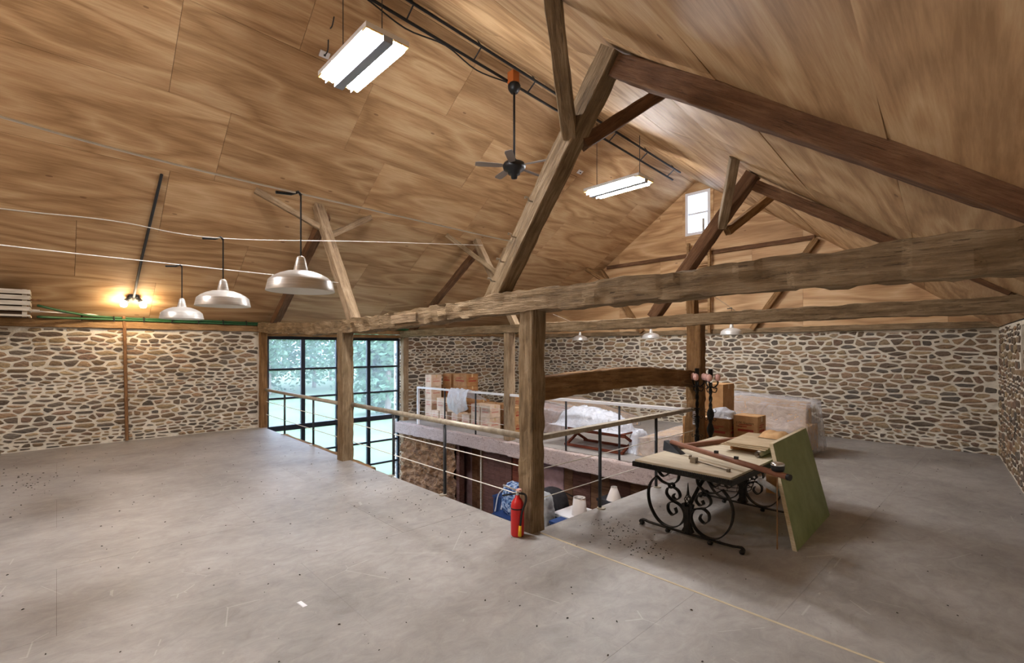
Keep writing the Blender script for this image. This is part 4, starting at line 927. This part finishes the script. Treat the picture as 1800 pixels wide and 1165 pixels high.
# ---------------- candelabra
def candelabrum(x, y, h, label, baluster):
    t_ = thing('floor_candelabrum', (x, y, -.03), label, 'candelabrum', 'black iron candelabra'); I = 'black_iron'
    m = MB(); n = 60
    for s0 in (0, PI):
        m.tube([(x + .012 * math.cos(s0 + z_ * 30), y + .012 * math.sin(s0 + z_ * 30), z_) for z_ in [.30 + (h - .5) * k / n for k in range(n + 1)]], .015, 6)
    m.build('twisted_stem', I, t_, True)
    prof = [(0, 0), (.02, .0), (.03, .04), (.05, .10), (.05, .14), (.02, .22), (.02, .24)]
    for z in ((.60, .82) if baluster else (.42, .70)):
        m = MB(); m.lathe([(r * (1 if baluster else .7), q_) for r, q_ in prof], (x, y, z), 12); m.build('baluster', I, t_, True)
    for z in (h - .28, h - .62, .86, .58):
        m = MB(); m.lathe([(.015, 0), (.04, .01), (.045, .02), (.02, .03)], (x, y, z), 10)
        for k in range(4):
            a = k * PI / 2 + .4; m.ribbon(spline([(x + math.cos(a) * r, y + math.sin(a) * r, z + q_) for r, q_ in ((.02, .01), (.06, -.01), (.075, .02), (.055, .035))], 4), (-math.sin(a), math.cos(a), 0), .012, .006)
        m.build('leaf_collar', I, t_)
    m = MB(); m.lathe([(.018, 0), (.03, .03), (.035, .05), (.03, .16), (.034, .165), (.02, .165)], (x, y, h - .165), 12); m.build('candle_cup', I, t_, True)
    for a in (.75, 2.6, -1.3):
        d = Vector((math.cos(a), math.sin(a), 0)); b = Vector((x, y, h - .24))
        m = MB(); m.tube(spline([b, b + d * .05 + Vector((0, 0, -.03)), b + d * .10 + Vector((0, 0, .02)), b + d * .10 + Vector((0, 0, .07))], 5), .011, 6)
        m.tube(spline([b + Vector((0, 0, -.08)), b + d * .07 + Vector((0, 0, -.10)), b + d * .09 + Vector((0, 0, -.04)), b + d * .06 + Vector((0, 0, -.05))], 5), .007, 6); ar_ = m.build('arm', I, t_)
        m = MB(); m.lathe([(0, .06), (.03, .07), (.042, .11), (.035, .15), (.0, .17)], tuple(b + d * .10), 12); m.build('wrapped_bulb', 'pink_bulb', ar_, True)
    for k in range(3):
        a = k * 2.094 + .3; d = Vector((math.cos(a), math.sin(a), 0)); b = Vector((x, y, 0))
        m = MB(); m.ribbon(spline([b + d * r + Vector((0, 0, q_)) for r, q_ in ((.01, .34), (.07, .26), (.05, .17), (.10, .08), (.2, .0), (.25, .03), (.22, .07), (.19, .045))], 5), (-d.y, d.x, 0), .022, .009); m.build('scroll_foot', I, t_)
candelabrum(-3.34, 6.98, 1.60, 'left twisted black iron candelabrum against the timber post', False)
candelabrum(-3.10, 6.90, 1.60, 'right twisted black iron candelabrum with bulbous stem', True)
# card tag on the post
tg = thing('paper_tag', (-3.42, 7.17, .75), 'small pale card tag stuck on the timber post below the railing', 'tag')
m = MB(); m.box((-3.50, 7.165, .72), (-3.42, 7.170, .93)); m.build('card', 'white_trim', tg)
m = MB(); [m.box((-3.49, 7.163, .75 + k * .03), (-3.43 - .01 * (k % 2), 7.166, .762 + k * .03)) for k in range(5)]; m.build('print', 'dark_ink', tg)

# ---------------- iron table
TX0, TX1, TY0, TY1, TZ = -2.85, -1.80, 4.46, 6.50, .69
tb = thing('iron_table', (-2.32, 5.4, -.03), 'large work table on scrolled wrought iron trestles with a pale board top', 'table')
m = MB(); m.box((TX0 + .02, TY0 + .02, TZ), (TX1 - .02, TY1 - .02, TZ + .025)); m.build('board_top', 'tabletop', tb)
m = MB(); m.box((TX0, TY0, TZ - .045), (TX1, TY0 + .05, TZ + .004)); m.box((TX0, TY1 - .05, TZ - .045), (TX1, TY1, TZ + .004)); m.box((TX0, TY0 + .05, TZ - .045), (TX0 + .05, TY1 - .05, TZ + .004)); m.box((TX1 - .05, TY0 + .05, TZ - .045), (TX1, TY1 - .05, TZ + .004)); m.build('iron_frame', 'black_iron', tb)
m = MB()
for k in range(60): x = TX0 + .01 + k * .0173; m.box((x, TY0 - .006, TZ - .03), (x + .009, TY0, TZ + .012))
m.build('rope_edge', 'black_iron', tb)
CA = [(-.78, .80), (-.93, .68), (-1.0, .5), (-.93, .28), (-.72, .10), (-.45, .05), (-.20, .12), (-.08, .27), (-.14, .40), (-.32, .46), (-.47, .41), (-.48, .31), (-.38, .25), (-.28, .30), (-.31, .37)]
CB = [(-.78, .80), (-.62, .73), (-.40, .72), (-.24, .81), (-.20, .98)]
CC = [(-.74, .99), (-.72, .88), (-.60, .82), (-.47, .88), (-.45, .95), (-.53, .98), (-.58, .93)]
CD = [(-.06, .40), (-.22, .44), (-.40, .48), (-.52, .56), (-.49, .65), (-.36, .68), (-.23, .64), (-.19, .56), (-.27, .50), (-.36, .53), (-.33, .58)]
CR = [(-.40 + .06 * math.cos(a), .70 + .035 * math.sin(a)) for a in [k * PI / 4 for k in range(9)]]
def trestle(y):
    cx_, hw, hh, z0 = (TX0 + TX1) / 2, .45, .67, -.0
    def P(u, v_): return (cx_ + u * hw, y, z0 + v_ * hh)
    for s in (-1, 1):
        for nm, cv in (('large_scroll', CA), ('upper_scroll', CB), ('top_curl', CC), ('inner_scroll', CD), ('ring', CR)):
            m = MB(); m.ribbon(spline([P(-s * u if s > 0 else u, v_) for u, v_ in cv], 6), (0, 1, 0), .048, .011); m.build(nm, 'black_iron', tb)
    m = MB(); m.ribbon([P(-.10, .05), P(-.05, .12), P(-.045, .35), P(-.10, .48)], (0, 1, 0), .045, .03); m.ribbon([P(.10, .05), P(.05, .12), P(.045, .35), P(.10, .48)], (0, 1, 0), .045, .03); m.box(tuple(Vector(P(-.05, .03)) - Vector((0, .03, 0))), tuple(Vector(P(.05, .44)) + Vector((0, .03, 0)))); m.build('centre_stem', 'black_iron', tb)
    m = MB(); base = .44 * hh
    for k in range(6):
        pts_ = []
        for j in range(15): q_ = j / 14; r = .034 * math.sin(PI * min(1, q_ * 1.05)) ** .7 if q_ < .95 else .004; a = k * PI / 3 + q_ * 2.6; pts_.append((cx_ + r * math.cos(a), y + r * math.sin(a), base + q_ * .13))
        m.tube(pts_, .005, 5)
    m.tube([(cx_, y, base + .12), (cx_, y, base + .24)], .016, 8, r2=.002); m.build('basket_finial', 'black_iron', tb)
    m = MB(); m.ribbon(spline([P(-1.16, -.02), P(-1.22, .01), P(-1.18, .045), P(-1.1, .045), P(-.9, .03), P(0, .025), P(.9, .03), P(1.1, .045), P(1.18, .045), P(1.22, .01), P(1.16, -.02)], 6), (0, 1, 0), .04, .012); m.build('foot_bar', 'black_iron', tb)
    for u in (-.5, .5, -1.18, 1.18): m = MB(); m.tube([P(u, -.015 + 0), (P(u, 0)[0], y + .03, P(u, -.015)[2])], .02, 8); m.lathe([(0, -.03), (.022, -.024), (.026, -.008), (.015, .012), (0, .015)], P(u, 0), 10); m.build('foot_ball', 'black_iron', tb)
trestle(4.66); trestle(6.06)
m = MB(); m.ribbon(spline([(-2.32, 4.68, .30), (-2.32, 5.0, .50), (-2.32, 5.36, .56), (-2.32, 5.72, .50), (-2.32, 6.04, .30)], 6), (1, 0, 0), .035, .012); m.build('stretcher', 'black_iron', tb)
TT = TZ + .025
# green board leaning on the table
gbd = MB(); gq = [(-1.46, 5.10, -.03), (-1.52, 6.50, -.03), (-1.795, 6.62, .93), (-1.775, 5.42, .90)]
n_ = Vector((.055, .0, .018)); gbd.hexa([Vector(p) for p in gq], [Vector(p) + Vector((-.036, 0, .0)) for p in gq])
gb_ = thing('green_board', (-1.5, 5.8, -.03), 'green painted board leaning against the right side of the iron table', 'board')
gbd.build('panel', 'greenboard', gb_)
m = MB(); e = [Vector(gq[0]) + Vector((.001, -.004, 0)), Vector(gq[3]) + Vector((.001, -.004, 0)), Vector(gq[3]) + Vector((-.037, -.004, 0)), Vector(gq[0]) + Vector((-.037, -.004, 0))]
m.hexa(e, [p + Vector((0, .006, 0)) for p in e]); m.build('raw_edge', 'raw_edge', gb_)
m = MB(); e = [Vector(gq[3]) + Vector((.001, 0, 0)), Vector(gq[2]) + Vector((.001, 0, 0)), Vector(gq[2]) + Vector((-.037, 0, 0)), Vector(gq[3]) + Vector((-.037, 0, 0))]
m.hexa(e, [p + Vector((0, 0, .005)) for p in e]); m.build('raw_edge', 'raw_edge', gb_)
# long brown pole with bracket foot
pl = thing('brown_pole', (-2.75, 5.15, TT), 'long round brown pole with a dark bracket end lying across the iron table', 'pole')
m = MB(); m.tube([(-2.78, 5.17, TT + .10), (-1.40, 4.66, TT + .055)], .027, 14); m.build('shaft', 'brown_bar', pl, True)
m = MB(); m.hexa([(-2.86, 5.12, TT + .001), (-2.60, 5.04, TT + .001), (-2.58, 5.12, TT + .001), (-2.84, 5.21, TT + .001)], [(-2.86, 5.14, TT + .11), (-2.72, 5.10, TT + .06), (-2.70, 5.16, TT + .06), (-2.84, 5.21, TT + .11)]); m.build('bracket', 'dark_metal', pl)
m = MB(); m.tube([(-1.41, 4.663, TT + .055), (-1.385, 4.654, TT + .054)], .029, 14); m.build('end_cap', 'black', pl)
for k, s_ in enumerate((.45, .62)):
    p = Vector((-2.78, 5.17, TT + .10)).lerp(Vector((-1.40, 4.66, TT + .055)), s_); m = MB(); m.box(tuple(p + Vector((-.018, -.014, .022))), tuple(p + Vector((.018, .014, .05)))); m.build('clip', 'black', pl)
p2 = thing('brown_batten', (-2.5, 6.1, TT), 'second brown batten lying behind the pole on the iron table', 'batten')
m = MB(); bar3(m, (-2.78, 5.30, TT + .026), (-2.44, 6.44, TT + .026), .05, .05); m.build('shaft', 'brown_bar', p2)
m = MB(); m.box((-2.36, 5.78, TT + .001), (-2.03, 6.44, TT + .070)); tag(m.build('folded_carton', 'carton_dk'), 'folded carton under the flat cardboard sheets on the iron table', 'carton')
for k, (wd_, mt_) in enumerate((('lowest', 'board_grey'), ('middle', 'board_grey'), ('top', 'board_grey'))):
    R = Matrix.Rotation(.07 * (k - 1), 3, 'Z'); m = MB(); m.box((-2.36, 5.56 + .02 * k, TT + .0745 + k * .014), (-1.86 - .02 * k, 6.44, TT + .0845 + k * .014), R, (-2.1, 6.0, TT + .08 + k * .014))
    tag(m.build('cardboard_sheet', mt_), wd_ + ' of the flat cardboard sheets at the back of the iron table', 'cardboard', 'flat cardboard sheets')
m = MB(); m.tube([(-1.955, 5.50, TT + .038), (-1.96, 6.3, TT + .038)], .034, 14, False); m.tube([(-1.955, 5.50, TT + .038), (-1.96, 6.3, TT + .038)], .022, 14, False); tag(m.build('foam_tube', 'slat', smooth=True), 'pale hollow tube poking from under the flat cardboard', 'tube')
crumple('kraft_paper', 'crumpled brown kraft paper on the far corner of the iron table', (-2.02, 6.26, TT + .116), .16, .15, .06, 'paper', None, 11, 18, 16, .03, 12., cat='paper')
cp = thing('bar_clamp', (-2.35, 4.72, TT), 'rusty metal bar clamp lying on the front of the iron table', 'clamp')
m = MB(); m.tube([(-2.30, 4.80, TT + .02), (-1.93, 4.68, TT + .014)], .008, 8); m.build('bar', 'clamp', cp)
m = MB(); m.box((-2.36, 4.77, TT), (-2.30, 4.83, TT + .055)); m.box((-2.38, 4.785, TT + .03), (-2.36, 4.815, TT + .07)); m.build('jaw', 'clamp', cp)
m = MB(); m.box((-1.94, 4.66, TT), (-1.915, 4.70, TT + .03)); m.build('stop', 'clamp', cp)
m = MB(); m.tube([(-1.98, 5.05, TT + .008), (-1.84, 5.06, TT + .008)], .007, 6); tag(m.build('thin_rod', 'dark_metal'), 'short thin dark rod lying on the iron table', 'rod')
# small black tape measure on the pole end
pc = (-1.52, 4.78, TT + .10)
jr = thing('black_lidded_tin', (-1.50, 4.78, TT + .06), 'small round black and silver tin sitting on the end of the brown pole', 'tin')
m = MB(); m.lathe([(0, 0), (.05, 0), (.055, .02), (.055, .05)], (-1.50, 4.70, TT + .087), 18); m.build('body', 'black', jr, True)
m = MB(); m.lathe([(.056, 0), (.056, .016), (.045, .022), (0, .022)], (-1.50, 4.70, TT + .137), 18); m.build('lid', 'chrome', jr, True)
m = MB(); m.tube([(-1.76, 5.02, .60), (-1.72, 5.55, .36)], .03, 10); tag(m.build('clear_tube', 'plastic_w', smooth=True), 'clear plastic tube leaning behind the iron table edge', 'tube')
m = MB(); m.tube([(-1.60, 5.0, -.03 + .01), (-1.60, 5.0, .70)], .006, 6); m.build
tag(m.build('thin_stick', 'pipe_rust'), 'thin brown stick standing beside the leaning green board', 'stick')
# wire basket under the table
wb = thing('wire_basket', (-2.75, 6.75, -.03), 'round black wire basket on the floor behind the iron table', 'basket')
for k in range(5):
    r = .26 + .02 * k; m = MB(); m.tube([(-2.75 + r * math.cos(a), 6.75 + r * math.sin(a), .0 + k * .055) for a in [j * PI / 12 for j in range(25)]], .006, 5, False); m.build('hoop', 'black_iron', wb)
for k in range(14):
    a = k * PI / 7; m = MB(); m.tube([(-2.75 + .26 * math.cos(a), 6.75 + .26 * math.sin(a), .0), (-2.75 + .34 * math.cos(a), 6.75 + .34 * math.sin(a), .22)], .004, 5); m.build('rib', 'black_iron', wb)

# ---------------- fire extinguisher
EX, EY = -3.515, 3.40
ex = thing('fire_extinguisher', (EX, EY, 0), 'red fire extinguisher standing at the foot of the timber post', 'extinguisher')
m = MB(); m.lathe([(0, 0), (.058, 0), (.066, .012), (.068, .03), (.068, .30), (.062, .335), (.045, .365), (.026, .385), (.022, .41), (0, .41)], (EX, EY, 0), 28); cy_ = m.build('cylinder', 'ext_red', ex, True)
m = MB(); m.lathe([(.0695, .275), (.0695, .288), (.067, .288)], (EX, EY, 0), 28); m.build('strap', 'black', cy_)
m = MB(); m.lathe([(0, .40), (.02, .40), (.022, .44), (.012, .45), (0, .45)], (EX, EY, 0), 14); m.build('valve', 'chrome', ex, True)
m = MB(); bar3(m, (EX + .03, EY + .02, .44), (EX - .13, EY - .08, .50), .022, .012); m.build('top_lever', 'chrome', ex)
m = MB(); bar3(m, (EX + .01, EY, .43), (EX - .13, EY - .09, .395), .022, .012); m.build('carry_handle', 'black', ex)
m = MB(); m.box((EX - .0, EY - .02, .455), (EX + .045, EY + .02, .475)); m.build('safety_tag', 'pink_bulb', ex)
m = MB(); m.tube(spline([(EX + .02, EY + .01, .43), (EX + .07, EY + .04, .42), (EX + .088, EY + .03, .36), (EX + .078, EY - .01, .26), (EX + .070, EY - .03, .12)], 6), .012, 8); ho_ = m.build('hose', 'black', ex, True)
m = MB(); m.tube([(EX + .070, EY - .03, .125), (EX + .068, EY - .034, .02)], .015, 10, r2=.018); m.build('nozzle', 'yellow', ho_, True)
# ---------------- clutter on the lower floor
def lump(name, label, c, s, mat, cat, seed=1, amp=.18, parts=None):
    bm = bmesh.new(); bmesh.ops.create_icosphere(bm, subdivisions=4, radius=1.)
    for v_ in bm.verts:
        p = v_.co.copy(); k = 1 + amp * noise.noise(p * 1.6 + Vector((seed, 0, 0))) + amp * .5 * (1 - 2 * abs(noise.noise(p * 4 + Vector((0, seed, 0))))); p = Vector((math.copysign(abs(p.x) ** .7, p.x), math.copysign(abs(p.y) ** .7, p.y), math.copysign(abs(p.z) ** .75, p.z))) * k
        v_.co = Vector((p.x * s[0], p.y * s[1], max(p.z, -.95) * s[2] + s[2] * .95))
    me = bpy.data.meshes.new('body'); bm.to_mesh(me); bm.free(); me.materials.append(M[mat])
    for p in me.polygons: p.use_smooth = True
    t_ = thing(name, c, label, cat); o = bpy.data.objects.new('body', me); COL.objects.link(o); o.parent = t_; return t_
def crate(name, label, a, b, mat, cat, ribs=0):
    t_ = thing(name, ((a[0] + b[0]) / 2, (a[1] + b[1]) / 2, a[2]), label, cat); m = MB(); m.box(a, (b[0], b[1], b[2] - .04)); m.build('body', mat, t_)
    m = MB(); m.box((a[0] - .015, a[1] - .015, b[2] - .04), (b[0] + .015, b[1] + .015, b[2])); m.build('lid', mat, t_)
    for k in range(ribs):
        x = a[0] + (b[0] - a[0]) * (k + .5) / ribs; m = MB(); m.box((x - .02, a[1] - .012, a[2] + .03), (x + .02, a[1] + .002, b[2] - .05)); m.build('rib', mat, t_)
    return t_
crate('storage_trunk', 'dark trunk on the lower floor below the left railing', (-11.1, 6.35, ZL), (-9.95, 6.95, -1.95), 'dark_cloth', 'trunk')
b1 = lump('blue_bag', 'small blue and white bag on the lower floor by the rough stone wall', (-10.76, 6.60, -1.95), (.21, .16, .14), 'bag_blue', 'bag', 2)
b2 = lump('black_bag', 'black bundle beside the blue bag on the lower floor', (-10.20, 6.66, -1.95), (.20, .18, .12), 'dark_cloth', 'bag', 3)
crate('navy_bin', 'navy ribbed plastic bin on the lower floor left of the extinguisher post', (-7.66, 6.70, ZL), (-7.32, 7.05, -1.20), 'navy', 'bin', 4)
crate('tote_stand', 'blue lidded tub under the patterned tote bag', (-7.22, 6.3, ZL), (-6.50, 6.8, -1.38), 'navy', 'bin')
tt = lump('tote_bag', 'blue and white patterned tote bag on the lower floor beside the post', (-6.86, 6.55, -1.38), (.24, .18, .32), 'bag_blue', 'bag', 5, .15)
for s in (-1, 1): m = MB(); m.tube(spline([(-7.02, 6.55 + s * .08, -.86), (-7.18, 6.50 + s * .08, -1.02), (-7.23, 6.45 + s * .08, -1.36)], 5), .012, 6); m.build('strap', 'white_trim', tt)
lump('grey_quilt', 'bulging grey quilted bundle behind the extinguisher post', (-5.54, 5.90, -1.18), (.24, .17, .34), 'grey_cloth', 'bundle', 6, .14)
crate('quilt_box', 'dark box under the grey quilted bundle', (-5.85, 5.70, ZL), (-5.26, 6.09, -1.18), 'dark_cloth', 'box')
lump('black_bag', 'black rounded bag leaning behind the grey quilted bundle', (-5.86, 6.56, -1.35), (.30, .20, .36), 'dark_cloth', 'bag', 7, .1)
crate('bag_box', 'dark box under the rounded black bag', (-6.15, 6.37, ZL), (-5.55, 6.78, -1.35), 'dark_cloth', 'box')
crate('navy_bin', 'navy plastic tub beside the grey bundle under the floor edge', (-5.18, 5.74, ZL), (-4.96, 6.0, -.86), 'navy', 'bin', 3)
dk_ = thing('white_desk', (-5.1, 6.45, ZL), 'white topped cabinet on the lower floor carrying the lamp shade', 'cabinet')
m = MB(); m.box((-5.48, 6.12, -.94), (-4.85, 6.74, -.89)); m.build('top', 'white_trim', dk_)
m = MB(); m.box((-5.44, 6.16, ZL), (-4.90, 6.70, -.94)); m.build('body', 'dark_cloth', dk_)
def shade_lamp(c, r0, r1, h, label):
    t_ = thing('lamp_shade', c, label, 'lamp shade'); m = MB(); m.lathe([(r0, 0), (r1, h), (r1 - .01, h), (r0 - .01, 0)], c, 28); m.build('shade', 'shade', t_, True)
    m = MB(); m.lathe([(r1 - .004, h - .004), (r1 + .004, h + .006), (r1 - .012, h)], c, 28); m.build('rim', 'alu', t_)
    m = MB(); m.tube([(c[0] - r1 + .01, c[1], c[2] + h - .02), (c[0] + r1 - .01, c[1], c[2] + h - .02)], .004, 6); m.tube([(c[0], c[1] - r1 + .01, c[2] + h - .02), (c[0], c[1] + r1 - .01, c[2] + h - .02)], .004, 6); m.build('spider', 'dark_metal', t_)
    return t_
shade_lamp((-5.10, 6.38, -.89), .13, .10, .28, 'white drum lamp shade standing on the white cabinet below')
crate('side_box', 'low pale box holding the cone shade on the lower floor', (-5.05, 6.82, ZL), (-4.55, 7.18, -.70), 'dark_cloth', 'box')
shade_lamp((-4.80, 6.95, -.70), .13, .05, .22, 'small white cone lamp shade near the right railing below')

# ---------------- floor debris
m = MB(); rg = random.Random(21)
def fleck(x, y, z, s): 
    a = rg.uniform(0, 6.28); u = Vector((math.cos(a), math.sin(a), 0)) * s; v_ = Vector((-math.sin(a), math.cos(a), 0)) * s * .5; p = Vector((x, y, z + .0025))
    m.hexa([p - u - v_, p + u - v_, p + u + v_, p - u + v_], [p - u * .6 - v_ * .6 + Vector((0, 0, s * .6)), p + u * .6 - v_ * .6 + Vector((0, 0, s * .6)), p + u * .6 + v_ * .6 + Vector((0, 0, s * .6)), p - u * .6 + v_ * .6 + Vector((0, 0, s * .6))])
for k in range(330): fleck(rg.uniform(-12.2, .6), rg.uniform(-.8, 3.5), 0, rg.uniform(.003, .009))
for k in range(60): fleck(rg.gauss(-9.6, .7), rg.gauss(-.3, .25), 0, rg.uniform(.004, .012))
for k in range(70): fleck(rg.gauss(-2.95, .16), rg.gauss(4.35, .2), -.03, rg.uniform(.004, .010))
for k in range(50): fleck(rg.gauss(-2.55, .2), rg.gauss(4.12, .12), -.03, rg.uniform(.004, .010))
for k in range(90): fleck(rg.uniform(-3.4, .3), rg.uniform(3.8, 11.5), -.03, rg.uniform(.003, .008))
for k in range(60): fleck(rg.gauss(-5.6, .9), rg.gauss(3.3, .2), 0, rg.uniform(.004, .009))
o = tag(m.build('floor_debris', 'fleck'), 'scattered dark crumbs of debris on the floor', 'debris'); o['kind'] = 'stuff'
m = MB(); m.hexa([(-3.72, 1.30, .001), (-3.62, 1.31, .001), (-3.62, 1.345, .001), (-3.72, 1.335, .001)], [(-3.71, 1.305, .006), (-3.63, 1.312, .006), (-3.63, 1.34, .006), (-3.71, 1.33, .006)]); tag(m.build('paper_scrap', 'white_trim'), 'tiny white paper scrap on the near floor', 'scrap')

# ---------------- outdoors
m = MB(); m.box((-140, -90, ZL - .6), (XL - .5, 140, ZL - .1)); struct(m.build('ground_lawn', 'lawn'))
def tree(c, h, r, label, seed, low=.15):
    t_ = thing('garden_tree', c, label, 'tree', 'trees beyond the lawn'); rg = random.Random(seed); x, y, z = c
    m = MB(); m.tube([(x, y, z), (x + .1, y, z + h * .35), (x, y + .1, z + h * .7)], .22, 8, r2=.08); m.build('trunk', 'bark', t_)
    m = MB(); cl_ = [(rg.uniform(-.75, .75) * r, rg.uniform(-.75, .75) * r, h * (low + (1 - low) * rg.random() ** .8), rg.uniform(.25, .5) * r) for _ in range(26)]
    for k in range(5200):
        a = rg.choice(cl_); d = Vector((rg.gauss(0, 1), rg.gauss(0, 1), rg.gauss(0, 1))).normalized() * a[3] * rg.uniform(.6, 1.05); p = Vector((x + a[0], y + a[1], z + a[2])) + d
        u = Vector((rg.uniform(-1, 1), rg.uniform(-1, 1), rg.uniform(-.6, .6))).normalized(); w_ = u.orthogonal().normalized(); s_ = rg.uniform(.12, .28)
        m.add([p - u * s_, p + w_ * s_ * .6, p + u * s_, p - w_ * s_ * .6], [(0, 1, 2, 3)])
    m.build('foliage', 'leaf', t_)['kind'] = 'stuff'
ZG = ZL - .1
TR = [(-46, 8, 9, 4.5), (-47, 14, 10, 5), (-52, 20, 11, 5.5), (-47, 25, 9, 4.6), (-54, 31, 11, 5.5), (-60, 12, 12, 6), (-62, 26, 13, 6), (-44, 1, 9, 4.5)]
TL = ['leafy garden tree seen through the left columns of the steel window', 'leafy garden tree seen through the second column of the steel window', 'tall tree behind the window post', 'rounded tree right of the window post', 'tree at the right edge of the window view', 'taller tree in the second tree row on the left', 'taller tree in the second tree row on the right', 'tree outside the left end of the window']
for i, (x, y, h, r) in enumerate(TR): tree((x, y, ZG), h, r, TL[i], 40 + i)
tree((-27.5, 15.2, ZG), 7.5, 2.1, 'nearer drooping tree filling the rightmost window column', 71, .1)
